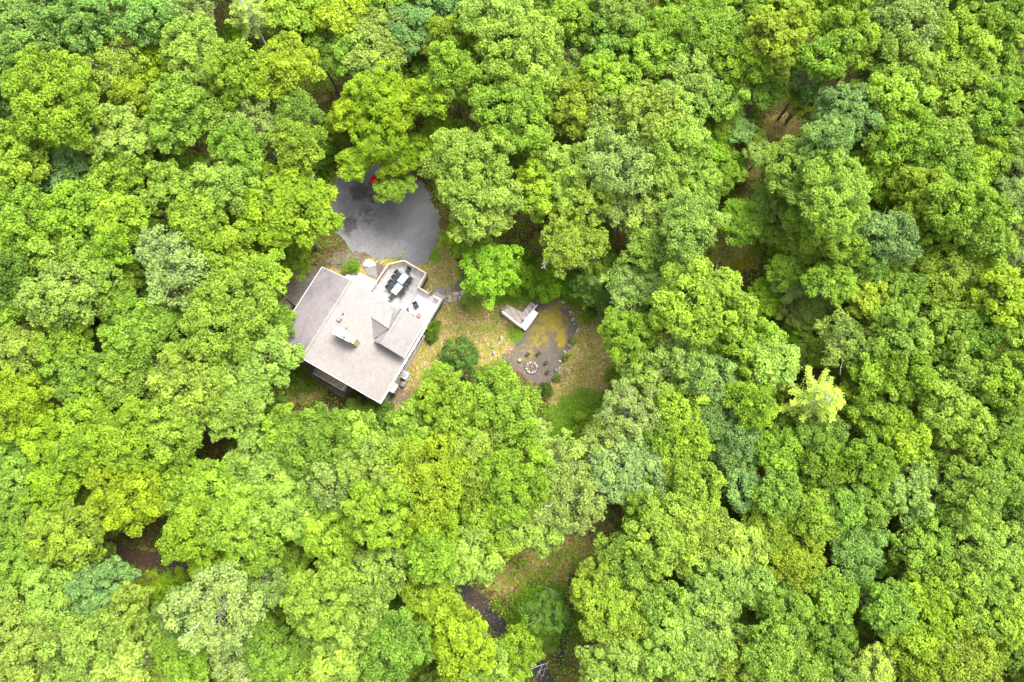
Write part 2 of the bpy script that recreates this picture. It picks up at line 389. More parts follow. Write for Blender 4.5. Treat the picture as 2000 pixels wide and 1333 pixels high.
def sheet(name, poly, z, mat, stain_shade_spots, step=.12, rag=5, extra=(), label=None):
    pp = [P(*p) for p in poly]; x0 = min(p.x for p in pp)-1; x1 = max(p.x for p in pp)+1; y0 = min(p.y for p in pp)-1; y1 = max(p.y for p in pp)+1
    def keep(x, y):
        a, b = PXn(x, y); return polydist(a, b, poly)+(gnoise(x, y, 1.7, 3)+gnoise(x, y, 6.1, 4)*.45)*rag > 0
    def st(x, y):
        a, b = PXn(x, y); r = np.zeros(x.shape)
        for s in stain_shade_spots: r = np.maximum(r, blob(a, b, *s[:4])*s[4])
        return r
    me = gridmesh(name, np.arange(x0, x1, step), np.arange(y0, y1, step), z, mat, keep, [('stain_shade', st)]+list(extra))
    o = link(bpy.data.objects.new(name, me)); tag(o, kind='structure', label=label); return o
sheet('gravel_lot', LOT, .012, M_LOT, [(704, 376, 26, 22, .9), (682, 440, 20, 28, .85), (716, 420, 24, 36, .6), (728, 388, 14, 14, .8)], label='grey gravel parking lot with tree shade and wet patches painted dark')  # dark spots paint tree shade and wet into the gravel colour
sheet('fire_pit_pad', PAD, .012, M_PADM, [(1040, 740, 40, 14, .3)], extra=[('moss', lambda x, y: zone('moss', *PXn(x, y)))], step=.09, rag=7, label='grey gravel pad with yellow moss around the fire pit')
def ribbon(pts, wd):
    L, R_ = [], []
    for i, p in enumerate(pts):
        a = Vector(pts[max(i-1, 0)]); b = Vector(pts[min(i+1, len(pts)-1)]); d = (b-a).normalized(); n = Vector((-d.y, d.x))*wd/2
        L.append((p[0]+n.x, p[1]+n.y)); R_.append((p[0]-n.x, p[1]-n.y))
    return L+R_[::-1]
DRIVE = [(120, 1060), (285, 1092), (480, 1100), (690, 1082), (800, 1092), (890, 1140), (935, 1178), (985, 1232), (1040, 1290), (1080, 1350), (1110, 1430)]
sheet('driveway', ribbon(DRIVE, 30), .012, M_ROAD, [(260, 1090, 70, 40, 1.0), (930, 1178, 40, 40, .55), (700, 1085, 60, 30, .6)], step=.16, rag=1.5, label='dark asphalt driveway winding under the trees')
sheet('track', ribbon([(1118, 1120), (1112, 1180), (1104, 1240), (1090, 1300)], 16), .020, M_ROAD, [(1110, 1180, 40, 60, .8)], step=.16, rag=2, label='narrow dark track beside the driveway')

# ------------------------------------------------------------------ HOUSE
O = P(685.6, 548.4, 8.0).xy.to_3d(); O.z = 0
U = Vector((math.cos(UA), math.sin(UA), 0)); V_ = Vector((-math.sin(UA), math.cos(UA), 0))
LU, VR, ZR, VL, ZL, ZT = 8.84, 8.1, 5.35, -3.75, 6.73, 8.0
def H(u, v, z=0): return O+U*u+V_*v+Vector((0, 0, z))
def uv(px, py, z):
    d = P(px, py, z)-O; return d.x*U.x+d.y*U.y, d.x*V_.x+d.y*V_.y
def zroof(v): return ZT+(ZR-ZT)*v/VR if v > 0 else ZT+(ZL-ZT)*v/VL
house = empty('house', H(4.4, 2.5, 0), label='house with pale grey shingled gable roof beside the gravel lot', cat='house')
ih = Matrix.Translation(-house.location)
def hb(m, name, mat, parent=None, **k):
    m.v = [tuple(Vector(v)-house.location) for v in m.v]
    return m.build(name, mat, parent or house, **k)
# walls
m = MB()
wp = [H(.35, VL+.5), H(.35, 0), H(.35, VR-.55), H(LU-.35, VR-.55), H(LU-.35, 0), H(LU-.35, VL+.5)]
m.prism(wp, -.3, [zroof(v)-.22 for v in (VL+.5, 0, VR-.55, VR-.55, 0, VL+.5)])
hb(m, 'wall', M_SIDING)
roof = hb(MB().slab([H(0, 0, ZT), H(LU, 0, ZT), H(LU, VR, ZR), H(0, VR, ZR)], .18), 'roof', M_ROOF)
r2 = hb(MB().slab([H(0, -.003, ZT-.002), H(LU, -.003, ZT-.002), H(LU, VL, ZL), H(0, VL, ZL)], .18), 'roof', M_ROOFD); r2['label'] = 'stained roof slope facing the trees, shade painted darker'
def hbr(m, name, mat, **k):
    return hb(m, name, mat, roof, **k)
hbr(MB().beam(H(-.02, 0, ZT+.02), H(LU+.02, 0, ZT+.02), .26, .05), 'ridge_cap', M_ROOFG)
tr = MB()
def trim(a, b): return hb(MB().beam(a, b, .04, .2), 'trim_board', M_WHITE, roof)
n_ = Vector((0, 0, -.09))
trim(H(-.03, VL-.02, ZL)+n_, H(LU+.03, VL-.02, ZL)+n_)
trim(H(-.03, VR+.03, ZR)+n_, H(LU+.03, VR+.03, ZR)+n_)
for u in (-.03, LU+.03):
    trim(H(u, 0, ZT)+n_, H(u, VR+.03, ZR)+n_); trim(H(u, 0, ZT)+n_, H(u, VL, ZL)+n_)
hb(MB().beam(H(-.03, VR+.10, ZR-.12), H(LU+.03, VR+.10, ZR-.12), .10, .09), 'gutter', M_BRIGHT, roof)
# small gable near the deck corner
zg, ze = 7.55, 6.45
gu0 = 0.0; gu1 = uv(746.8, 673.6, zg)[0]; gv = uv(765, 641, zg)[1]; gvr = VR+.02; gvl = uv(729.7, 667.3, 7.0)[1]
zl2 = max(zroof(gvl)+.1, 6.75)
g1 = hb(MB().slab([H(-.06, gv, zg), H(gu1, gv, zg), H(gu1, gvr, ze), H(-.06, gvr, ze)], .14), 'gable_roof', M_ROOFG)
hb(MB().slab([H(-.06, gv-.003, zg-.002), H(gu1, gv-.003, zg-.002), H(gu1, gvl, zl2), H(-.06, gvl+.5, zl2+.2)], .14), 'gable_slope', M_ROOFG, g1)
hb(MB().beam(H(-.08, gv, zg+.02), H(gu1+.02, gv, zg+.02), .2, .04), 'ridge_cap', M_ROOF, g1)
hb(MB().beam(H(-.09, gvr+.03, ze-.08), H(gu1+.02, gvr+.03, ze-.08), .05, .17), 'trim_board', M_WHITE, g1)
hb(MB().beam(H(gu1+.03, gv, zg-.08), H(gu1+.03, gvr+.03, ze-.08), .05, .17), 'trim_board', M_DKST, g1)
hb(MB().beam(H(gu1+.03, gv, zg-.08), H(gu1+.03, gvl, zl2-.08), .05, .17), 'trim_board', M_DKST, g1)
m = MB(); m.prism([H(.2, gvl+.3), H(.2, gv), H(.2, gvr-.5), H(gu1-.25, gvr-.5), H(gu1-.25, gv), H(gu1-.25, gvl+.3)], 4.6, [zl2-.25, zg-.2, ze-.05, ze-.05, zg-.2, zl2-.25])
hb(m, 'gable_wall', M_SIDING)
# cricket between the main slope and the small gable
k1 = uv(724.8, 618.7, 7.3); k2 = uv(759.4, 642, 7.5); k0 = uv(768.4, 603.4, 6.6); k3 = uv(728, 661, 6.9)
K1 = H(k1[0], k1[1], zroof(k1[1])+.03); K2 = H(k2[0], k2[1], 7.46); K0 = H(max(k0[0], .05), k0[1], zroof(k0[1])+.02); K3 = H(k3[0], k3[1], zroof(k3[1])+.03)
cr = hb(MB().slab([K1, K2, K0], .1), 'cricket', M_ROOF)
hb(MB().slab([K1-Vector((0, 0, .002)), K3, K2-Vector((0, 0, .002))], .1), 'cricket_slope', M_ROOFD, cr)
hb(MB().tube([K1+Vector((0, 0, .02)), K2+Vector((0, 0, .02))], [.07, .07], 6), 'ridge_cap', M_GREYST, cr)
# leaf pile caught at the gable corner
q = H(*uv(730.5, 665, 7.0), 0); q.z = 7.02
# chimney
c4 = [P(657.8, 639.1, 8.95), P(649.9, 651.5, 8.95), P(681.8, 667.6, 8.95), P(688.5, 656.3, 8.95)]
t4 = [P(688.7, 656.5, 8.5), P(682.2, 667.8, 8.5), P(690, 672.3, 8.5), P(696.3, 661.5, 8.5)]
ch = hb(MB().prism([(p.x, p.y) for p in c4], 6.2, 8.86), 'chimney', M_TAN)
cc = sum(c4, Vector())/4
hb(MB().prism([(cc.x+(p.x-cc.x)*1.05, cc.y+(p.y-cc.y)*1.07) for p in c4], 8.862, 8.95), 'cap', M_BRIGHT, ch)
hb(MB().prism([(p.x, p.y) for p in t4], 6.1, 8.5), 'chimney_shoulder', M_TAN, ch)
for px, py in ((664, 646), (673, 659.5)):
    b = P(px, py, 9.0); hb(MB().lathe([(.11, 0), (.11, .22), (.15, .24), (.15, .28), (.02, .33)], 8, (b.x, b.y, 8.951)), 'flue', M_BRIGHT if px < 670 else M_DKST, ch)
# vents
u_, v_ = uv(669.4, 612.5, 7.9); hb(MB().lathe([(.09, 0), (.07, .3), (.07, .34)], 8, H(u_, v_, zroof(v_)-.05)), 'vent_pipe', M_DKST)
u_, v_ = uv(675.4, 638.8, 7.8); hb(MB().lathe([(.05, 0), (.05, .3)], 8, H(u_, v_, zroof(v_)-.05)), 'vent_pipe', M_GREYST)
u_, v_ = uv(661.5, 624.5, 7.9); vb = hb(MB().box(H(u_, v_, zroof(v_)+.08), (.36, .36, .2), UA), 'roof_vent', M_DKST)
hb(MB().box(H(u_, v_, zroof(v_)+.2), (.30, .30, .04), UA), 'vent_cap', M_GREYST, vb)
# right wall windows, bay
def window(uc, zc, wdt, hgt, v=VR-.55):
    f = hb(MB().box(H(uc, v+.03, zc), (wdt+.16, .06, hgt+.16), UA), 'window', M_WHITE)
    hb(MB().box(H(uc, v+.055, zc), (wdt, .03, hgt), UA), 'pane', M_GLASS, f)
    hb(MB().box(H(uc, v+.075, zc), (.05, .02, hgt), UA), 'muntin', M_WHITE, f)
for uc in (1.2, 2.9, 4.6): window(uc, 2.6, 1.2, 1.6)
for uc in (6.2, 7.6): window(uc, 4.0, 1.0, .9)
bay = hb(MB().prism([H(6.3, VR-.56), H(6.4, VR+.05), H(7.2, VR+.05), H(7.3, VR-.56)], .8, 2.5), 'bay_window', M_SIDING)
hb(MB().box(H(6.8, VR+.06, 1.7), (.6, .03, 1.1), UA), 'pane', M_GLASS, bay)
hb(MB().prism([H(6.25, VR-.54), H(6.35, VR+.12), H(7.25, VR+.12), H(7.35, VR-.54)], 2.502, 2.56), 'bay_roof', M_SIDING, bay)
for uc in (2.2, 6.5): # rake side windows
    f = hb(MB().box(H(LU-.35+.03, uc-1.5, 4.4), (.06, 1.3, 1.1), UA), 'window', M_WHITE); hb(MB().box(H(LU-.35+.055, uc-1.5, 4.4), (.03, 1.1, .9), UA), 'pane', M_GLASS, f)

# ------------------------------------------------------------------ decks
def clip(poly, n, d):
    out = []
    for i in range(len(poly)):
        a, b = poly[i], poly[(i+1) % len(poly)]; da = a.dot(n)-d; db = b.dot(n)-d
        if da <= 0: out.append(a)
        if (da < 0 < db) or (db < 0 < da): out.append(a+(b-a)*(da/(da-db)))
    return out
def planks(parent, poly, ax, wd, gap, z, th, mat, name='plank', maxn=300):
    """boards whose width runs along ax"""
    poly = [Vector((p[0], p[1])) for p in poly]; n = Vector((ax.x, ax.y)); lo = min(p.dot(n) for p in poly); hi = max(p.dot(n) for p in poly)
    k = 0; x = lo
    while x < hi and k < maxn:
        q = clip(clip(poly, n, x+wd-gap), -n, -x)
        if len(q) >= 3:
            mm = MB(); loc = parent.matrix_world.translation if False else parent.location
            jz = random.uniform(-.004, .004)
            mm.prism([(a.x-loc.x, a.y-loc.y) for a in q], z-th-loc.z+jz, z-loc.z+jz); mm.build(name, random.choice(mat) if isinstance(mat, list) else mat, parent)
        x += wd; k += 1
def railing(parent, pts, z0, z1, mat, post=1.6, balus=.14, topw=.14, rel=None):
    """rail > top_rail, posts, balusters (joined)"""
    loc = parent.location
    pts = [Vector((p[0]-loc.x, p[1]-loc.y, 0)) for p in pts]; z0 -= loc.z; z1 -= loc.z
    r = None; bm_ = MB(); posts = []
    for a, b in zip(pts[:-1], pts[1:]):
        L = (b-a).length; k = max(1, round(L/post))
        for i in range(k+1):
            p = a+(b-a)*i/k
            if all((p-q).length > .2 for q in posts): posts.append(p)
        nb = int(L/balus)
        for i in range(1, nb):
            p = a+(b-a)*i/nb; bm_.box((p.x, p.y, (z0+z1)/2), (.035, .035, z1-z0-.1), math.atan2((b-a).y, (b-a).x))
        bm_.beam(a+Vector((0, 0, z0+.1)), b+Vector((0, 0, z0+.1)), .05, .05)
    tm = MB()
    for a, b in zip(pts[:-1], pts[1:]):
        d = (b-a).normalized()*.05; tm.beam(a-d+Vector((0, 0, z1)), b+d+Vector((0, 0, z1+.002)), topw, .045)
    r = tm.build('railing', mat, parent)
    for p in posts: MB().box((p.x, p.y, (z0+z1)/2-.02), (.1, .1, z1-z0-.01), UA).build('post', mat, r)
    o = bm_.build('baluster', mat, r); o['kind'] = 'stuff'
    return r
DZ = 1.05; RZ = 2.02
DK1 = [simple('weathered_plank', c_, .75, .2, 2.5) for c_ in ((0.238, 0.221, 0.215), (0.279, 0.258, 0.246), (0.205, 0.193, 0.189))]
DK2 = [simple('bleached_plank', c_, .7, .15, 2.5) for c_ in ((0.312, 0.303, 0.316), (0.344, 0.336, 0.344), (0.279, 0.271, 0.287))]
DK3 = [simple('tan_plank', c_, .75, .2, 2.5) for c_ in ((.20, .165, .135), (.24, .20, .165), (.165, .135, .11))]
def R2(px, py, z=RZ): p = P(px, py, z); return Vector((p.x, p.y))
r1, r2_, r3, r4, r5, r6, r7 = R2(736, 549.5), R2(758.5, 516.1), R2(789.3, 509.4), R2(832, 534.1), R2(817, 561.5), R2(836.5, 573.5), R2(860.9, 585.6)
r9 = R2(775.8, 734)
fix = lambda v: Vector((v.x, v.y))
w0 = fix(H(.3, uv(723, 569.8, 1.5)[1])); w1 = fix(H(.3, uv(r5.x and 817, 561.5, RZ)[1]))
w2 = fix(H(.3, VR-.5))
deck = empty('deck', (*((r2_+r5)/2), 0), label='raised weathered wood deck with railing wrapping the house corner', cat='deck')
planks(deck, [w0, r1, r2_, r3, r4, r5, w1], U, .14, .022, DZ, .04, DK1)
rr = fix(H(*[uv(860.9, 585.6, RZ)[0]*0+uv(775.8, 734, RZ)[0], VR-.5]))
planks(deck, [w1+Vector((.0, 0)), r5, r7, fix(H(.3, uv(860.9, 585.6, RZ)[1])), ], U, .14, .022, DZ+.0, .04, DK2)
ve = uv(860.9, 585.6, RZ)[1]; ue = uv(775.8, 734, RZ)[0]
planks(deck, [fix(H(.3, VR-.5)), fix(H(.3, ve)), fix(H(ue, ve)), fix(H(ue, VR-.5))], U, .14, .022, DZ, .04, DK3)
sk = MB(); loc = deck.location
sk.prism([(p.x-loc.x, p.y-loc.y) for p in [w0, r1, r2_, r3, r4, r5, r7, fix(H(.3, ve)), fix(H(.3, VR-.6))]], .0, DZ-.05)
sk.build('skirt', M_DKST, deck)
seam = MB().beam(Vector((*(r5-Vector(loc.xy)), DZ+.012)), Vector((*(w1-Vector(loc.xy)), DZ+.012)), .06, .02).build('seam_board', M_GREYST, deck)
rr1 = railing(deck, [fix(H(.25, uv(722, 571, 1.8)[1])), r1, r2_, r3, r4, r5, r6], DZ, RZ, M_RAIL)
railing(deck, [r6+(r7-r6)*.45, r7, fix(H(ue, ve))], DZ, RZ, M_WHITE)
# gate leaf left open at the top of the deck steps
gt = P(842.5, 561.5, 1.9); MB().beam(Vector((r6.x-loc.x, r6.y-loc.y, RZ-.1)), Vector((gt.x-loc.x, gt.y-loc.y, RZ-.9)), .06, .07).build('stair_handrail', M_RAIL, deck)
gt = P(874, 578, 1.2); MB().beam(Vector((r7.x-loc.x, r7.y-loc.y, RZ-.1)), Vector((gt.x-loc.x, gt.y-loc.y, .9)), .06, .07).build('stair_handrail', M_RAIL, deck)
for i in range(3):
    a = r6+(r7-r6)*.08; b = r6+(r7-r6)*.92; n = Vector((-U.x, -U.y))*(.30*i+.17)
    q = (a+b)/2+n-Vector(loc.xy); MB().box((q.x, q.y, DZ-.30*(i+1)+.02), ((b-a).length, .3, .06), UA+math.pi/2).build('tread', M_STEP, deck)

# entry steps at the front
es = empty('entry_steps', (*fix(H(-2.6, -.2)), 0), label='wide weathered wooden entry steps between roof edge and stepping stones', cat='steps')
ea, eb = uv(676, 540.5, .9)[1], uv(735.5, 550.5, 1.2)[1]
uo = uv(720, 541.5, .3)[0]
for i in range(5):
    u0 = uo+i*.40; z = .25+i*.2
    q = MB(); 
    va = ea-.15+ (0 if i > 0 else .45)
    pts = [H(u0, va), H(u0+.34, va), H(u0+.34, eb), H(u0, eb)]
    for k in range(2):
        q = MB(); a = u0+.175*k
        q.prism([tuple(Vector(p)-es.location)[:2] for p in (H(a, va), H(a+.165, va), H(a+.165, eb), H(a, eb))], z-.04, z); q.build('tread_board', M_DECK if k else M_STEP, es)
    q = MB(); q.prism([tuple(Vector(p)-es.location)[:2] for p in (H(u0+.02, va+.02), H(u0+.345, va+.02), H(u0+.345, eb-.02), H(u0+.02, eb-.02))], 0, z-.045); q.build('riser', M_GREYST, es)

# paved patio on the left
pt = [P(614, 537.2, .3), P(554.6, 552.2, .3), P(535.4, 582.8, .3), P(548, 660, .3), P(600, 640, .3), P(640, 560, .3)]
pat = empty('patio', (*((pt[0]+pt[2])/2).xy, 0), label='square paver patio with brown edging beyond the stained roof slope', cat='patio')
poly = [p.xy for p in pt]; l = pat.location
MB().prism([(p[0]-l.x, p[1]-l.y) for p in poly], -.2, .262).build('base', M_DKST, pat)
nU = Vector((U.x, U.y)); nV = Vector((V_.x, V_.y))
pv = [Vector(p) for p in poly]; u0 = min(p.dot(nU) for p in pv); u1 = max(p.dot(nU) for p in pv); v0 = min(p.dot(nV) for p in pv); v1 = max(p.dot(nV) for p in pv)
a = u0
while a < u1:
    b = v0
    while b < v1:
        q = clip(clip(clip(clip(pv, nU, a+.57), -nU, -a), nV, b+.57), -nV, -b)
        if len(q) >= 3:
            z = .3+random.uniform(-.012, .008)
            MB().prism([(c.x-l.x, c.y-l.y) for c in q], .262, z).build('paver', random.choice([M_PAVE, M_PAVE, M_BOARD]), pat)
        b += .6
    a += .6
for a, b in zip(pt[:3], pt[1:4]):
    MB().beam(Vector((a.x-l.x, a.y-l.y, .31)), Vector((b.x-l.x, b.y-l.y, .31)), .12, .14).build('edging', M_EDGE, pat)

# balcony below the lower rake, boardwalk under it
bz = 2.7
bp = [P(622.4, 720.4, bz), P(617.6, 733, bz), P(673.4, 765.4, bz), P(678.8, 753.4, bz)]
ins = [fix(H(LU-.3, uv(678.8, 753.4, bz)[1])), fix(H(LU-.3, uv(622.4, 720.4, bz)[1]))]
bal = empty('balcony', (*((bp[1]+bp[2])/2).xy, 0), label='small tan balcony with thin white rail under the lower roof edge', cat='balcony')
planks(bal, [bp[1].xy, bp[2].xy, ins[0], ins[1]], nV.to_3d(), .6, .02, bz, .12, M_BALC)
rb = MB(); l = bal.location
railing(bal, [ins[1], bp[1].xy, bp[2].xy, ins[0]], bz, bz+.95, M_WHITE, post=1.1, balus=.16, topw=.06)
for p in (bp[1], bp[2]): MB().box((p.x-l.x, p.y-l.y, bz/2-.1), (.12, .12, bz+.1)).build('support_post', M_BOARD, bal)
wk = [P(575, 690, .2), P(575, 712, .2), P(625, 748, .2), P(668, 778, .2), P(690, 760, .2), P(640, 720, .2)]
bw = empty('boardwalk', (*wk[2].xy, 0), label='dark old boardwalk along the lower left side of the house', cat='boardwalk')
planks(bw, [p.xy for p in wk], nV.to_3d(), .2, .015, .22, .05, M_BOARD)
l = bw.location; MB().prism([(p.x-l.x, p.y-l.y) for p in wk], -.05, .165).build('base', M_DKST, bw)

# ------------------------------------------------------------------ deck furniture
tdir = (P(764, 570, 1.75)-P(795, 534.5, 1.75)).normalized(); tang = math.atan2(tdir.y, tdir.x)
tside = Vector((-tdir.y, tdir.x, 0))
def mktable(px, py, label):
    c = P(px, py, DZ+.74); t = empty('patio_table', (c.x, c.y, DZ), tang, label=label, cat='table', group='glass tables on the deck')
    MB().box((0, 0, .735), (1.18, .74, .02)).build('tabletop', M_TABLE, t, bevel=.006)
    f = MB(); 
    for s in (-1, 1): f.box((0, s*.375, .73), (1.22, .03, .04)); f.box((s*.6, 0, .73), (.03, .72, .04))
    f.build('frame', M_METAL, t)
    for x in (-.55, .55):
        for y in (-.33, .33): MB().box((x, y, .36), (.04, .04, .71)).build('leg', M_METAL, t)
mktable(787.3, 544.3, 'pale glass table on the deck, end nearer the gravel lot')
mktable(775.3, 564.8, 'pale glass table on the deck, end nearer the roof')
def mkchair():
    t = empty('patio_chair')
    s = MB(); n = 5
    for i in range(n):
        x0 = -.22+i*.44/n; s.box((x0+.044, 0, .43-.015*math.sin(math.pi*(i+.5)/n)), (.092, .46, .02))
    s.build('seat', M_DARK, t)
    b = MB(); R = Matrix.Rotation(math.radians(-18), 3, 'Y')
    for i in range(6): b.box(Vector((-.25-i*.03, 0, .5+i*.08)), (.02, .46, .084), M=R)
    b.build('backrest', M_DARK, t)
    for sx in (-1, 1):
        MB().tube([(.2, sx*.25, 0), (.22, sx*.25, .42)], [.014, .014], 5).build('leg', M_METAL, t)
        MB().tube([(-.27, sx*.25, 0), (-.22, sx*.25, .44), (-.42, sx*.25, .96)], [.014, .014, .014], 5).build('leg', M_METAL, t)
        MB().tube([(.22, sx*.25, .42), (.2, sx*.26, .63), (-.26, sx*.26, .65)], [.014, .016, .016], 5).build('armrest', M_METAL, t)
    return t
CH0 = mkchair(); first = [True]
def chair(px, py, ang, label, zz=DZ, grp='dark dining chairs round the glass tables'):
    c = P(px, py, zz+.5); o = CH0 if first[0] else copy_tree(CH0); first[0] = False
    o.location = (c.x, c.y, zz); o.rotation_euler = (0, 0, ang); tag(o, label, 'chair', grp); return o
a_in = math.atan2(-tside.y, -tside.x)   # facing +x side towards table
left = [(778.4, 536), (772.8, 545), (766.8, 554.8), (761.1, 564.5)]; right = [(800.5, 545), (794.9, 554.8), (788.1, 565.6), (782.5, 575)]
fl = math.atan2((P(787, 544.3, 1)-P(778.4, 538, 1)).y, (P(787, 544.3, 1)-P(778.4, 538, 1)).x)
sgn = tside if tside.dot(P(800, 545, 1)-P(778, 536, 1)) > 0 else -tside
aR = math.atan2(sgn.y, sgn.x)
ordn = ['nearest the railing corner', 'second from the railing corner', 'third from the railing corner', 'nearest the roof']
for (px, py), o_ in zip(left, ordn): chair(px, py, aR+random.uniform(-.06, .06), 'dark sling chair on the driveway side of the table, '+o_)
for (px, py), o_ in zip(right, ordn): chair(px, py, aR+math.pi+random.uniform(-.06, .06), 'dark sling chair on the yard side of the table, '+o_)
chair(796.6, 529.8, tang+.15, 'dark chair at the table head nearest the gravel lot')
chair(766, 579.5, tang+math.pi+.1, 'dark chair at the table end beside the roof edge')
chair(813, 598.6, math.radians(-62), 'lone dark chair standing on the empty half of the deck', grp='dark chairs on the deck')
c = P(787.3, 598.2, DZ+.8); t = empty('side_table', (c.x, c.y, DZ), label='round white side table with small pots beside the small gable', cat='table')
MB().lathe([(.30, .70), (.32, .72), (.32, .75), (.30, .76)], 16).build('tabletop', M_BRIGHT, t); MB().lathe([(.2, 0), (.2, .03), (.04, .08), (.04, .70)], 10).build('pedestal', M_WHITE, t)
for i, (dx, dy, s) in enumerate(((.42, -.12, .8), (.5, -.38, .7))):
    f = empty('flower_pot', (c.x+dx, c.y+dy, DZ), label=('terracotta pot with greenery next to the white side table', 'smaller terracotta pot by the wall below the white side table')[i], cat='flower pot')
    MB().lathe([(.09*s, 0), (.14*s, .2*s), (.15*s, .25*s), (.12*s, .25*s), (.11*s, .2*s)], 10).build('pot', M_TERRA, f)
    MB().lathe([(.03, .2*s), (.13*s, .3*s), (.1*s, .42*s), (.02, .48*s)], 7).build('plant', simple('pot_plant', (.05, .10, .02)), f)
c = P(818, 616, DZ+.4); t = empty('wicker_basket', (c.x, c.y, DZ), label='round brown wicker basket on the deck beside the lone chair', cat='basket')
MB().lathe([(.18, 0), (.24, .15), (.23, .36), (.2, .38), (.19, .3), (.05, .28)], 14).build('basket', M_WICKER, t); MB().lathe([(.235, .34), (.255, .36), (.235, .39)], 14).build('rim', M_WICKER, t)
c = P(804, 617.6, DZ+.8); t = empty('grill', (c.x, c.y, DZ), UA+math.pi/2, label='dark covered grill against the wall by the wicker basket', cat='grill')
MB().box((0, 0, .42), (.62, .3, .75)).build('cabinet', M_METAL, t, bevel=.03)
g = MB(); g.tube([(-.3, 0, .8), (.3, 0, .8)], [.17, .17], 10); g.build('lid', M_DARK, t); MB().tube([(-.2, .2, .86), (.2, .2, .86)], [.015, .015], 6).build('handle', M_GREYST, t)

# AC unit
c = P(788.9, 732, .8); t = empty('air_conditioner', (c.x, c.y, 0), UA, label='pale square air conditioning unit with round fan by the house wall', cat='air conditioner')
MB().box((0, 0, .04), (1.0, 1.0, .12)).build('slab', M_GREYST, t)
b = MB().box((0, 0, .46), (.76, .76, .7)).build('casing', M_BRIGHT, t, bevel=.05)
MB().lathe([(.31, .812), (.31, .822), (.01, .822)], 20).build('fan_well', M_DKST, t)
g = MB()
for k in range(5):
    a = k*2*math.pi/5; g.box((.14*math.cos(a), .14*math.sin(a), .83), (.24, .11, .008), a)
g.lathe([(.07, .823), (.07, .85), (.01, .855)], 10); g.build('fan', M_GREYST, t)
g = MB()
for r in (.12, .2, .28): g.tube([(r*math.cos(x), r*math.sin(x), .865) for x in np.linspace(0, 2*math.pi, 17)], [.006]*17, 4)
for k in range(4): a = k*math.pi/4; g.beam((-.31*math.cos(a), -.31*math.sin(a), .865), (.31*math.cos(a), .31*math.sin(a), .865), .01, .008)
g.build('grille', M_BRIGHT, t)
for px, py, s, lb in ((753, 773.5, 1, 'rounded white gas tank against the wall near the lowest roof corner'), (718.5, 774.5, .8, 'small white gas tank peeking out below the lower roof edge')):
    c = P(px, py, 1.0); t = empty('gas_tank', (c.x, c.y, 0), label=lb, cat='gas tank')
    MB().lathe([(.12*s, 0), (.24*s, .08), (.26*s, .2), (.26*s, .85), (.2*s, 1.0), (.05*s, 1.06)], 14).build('tank', M_BRIGHT, t, smooth=True); MB().lathe([(.08*s, 1.03), (.09*s, 1.14)], 8).build('valve', M_GREYST, t)
    MB().lathe([(.2*s, -.05), (.2*s, .06)], 12).build('foot_ring', M_GREYST, t)

# red cart under the big oak
c = P(729.5, 352, .6); t = empty('garden_cart', (c.x, c.y, 0), math.radians(60), label='small red garden cart half hidden under the oak by the lot', cat='cart')
b = MB(); b.box((0, 0, .42), (1.0, .62, .04))
for s in (-1, 1): b.box((0, s*.31, .55), (1.0, .03, .28)); b.box((s*.5, 0, .55), (.03, .62, .28))
b.build('tray', M_RED, t)
for x in (-.33, .33):
    for y in (-.38, .38):
        wv = MB(); wv.tube([(x, y-.05, .17), (x, y+.05, .17)], [.17, .17], 14); wv.build('wheel', M_RUBBER, t)
MB().tube([(.5, 0, .4), (.95, 0, .5), (1.1, 0, .85)], [.018, .018, .018], 6).build('handle', M_METAL, t)

# ------------------------------------------------------------------ stair platform by the fire pit
z = 1.3
sp = empty('stair_platform', (*P(1010, 622, z).xy, 0), label='small wooden platform with railed stairs leading to the fire pit pad', cat='platform')
l = sp.location
A_, B_, C_, D_, E_ = [P(*q, z) for q in ((983, 609), (999.5, 600.5), (1024, 607.5), (1017.5, 635), (996, 622))]
pp = [p.xy for p in (P(983, 609, z), P(999, 600, z), P(1026, 613, z), P(1016, 636, z))]
ax1 = (P(999, 600, z)-P(983, 609, z)); ax1 = Vector((ax1.x, ax1.y, 0)).normalized()
planks(sp, pp, ax1, .15, .012, z, .04, DK3)
MB().prism([(p.x-l.x, p.y-l.y) for p in pp], 0, z-.05).build('skirt', M_GREYST, sp)
rp = [p.xy for p in (P(979.5, 606.5, .7), P(991, 595, .7), P(1000, 600, z), P(983.5, 609.5, z))]
rm = MB(); a0, a1, a2, a3 = P(979, 606, .5), P(990.5, 595, .5), P(999, 600, z-.01), P(983, 609, z-.01)
rm.slab([Vector(p)-l for p in (a0, a1, a2, a3)], .06); rm.build('ramp', M_STEP, sp)
# stairs going down to the upper right
s0, s1 = P(1021, 628, z), P(1021.5, 611.5, z)
top = (P(1019.5, 632, z), P(1024, 610, z)); bot = (P(1050.5, 598, .1), P(1040, 588, .1))
a, b = P(1024, 629, z), P(1020, 611, z)
e0, e1 = P(1048, 597, 0.1), P(1037, 590, 0.1)
for i in range(7):
    f = (i+.5)/7; p = a.lerp(e0, f)-l; q = b.lerp(e1, f)-l; zz = z*(1-(i+1)/7.5)
    MB().beam(Vector((p.x, p.y, zz)), Vector((q.x, q.y, zz)), .26, .05).build('tread', M_STEP if i % 2 else M_DECK, sp)
for s, t_ in ((a, e0), (b, e1)):
    MB().beam(Vector((s.x-l.x, s.y-l.y, z-.1)), Vector((t_.x-l.x, t_.y-l.y, .1)), .05, .25).build('stringer', M_STEP, sp)
railing(sp, [P(981, 609, z+.9).xy, P(1017, 637, z+.9).xy], z, z+.9, M_WHITE, post=.9, topw=.12)
t1, t2 = P(1017, 637, z+.9)-l, P(1049, 596, .95)-l
r = MB().beam(t1, t2, .12, .05).build('stair_rail', M_WHITE, sp)
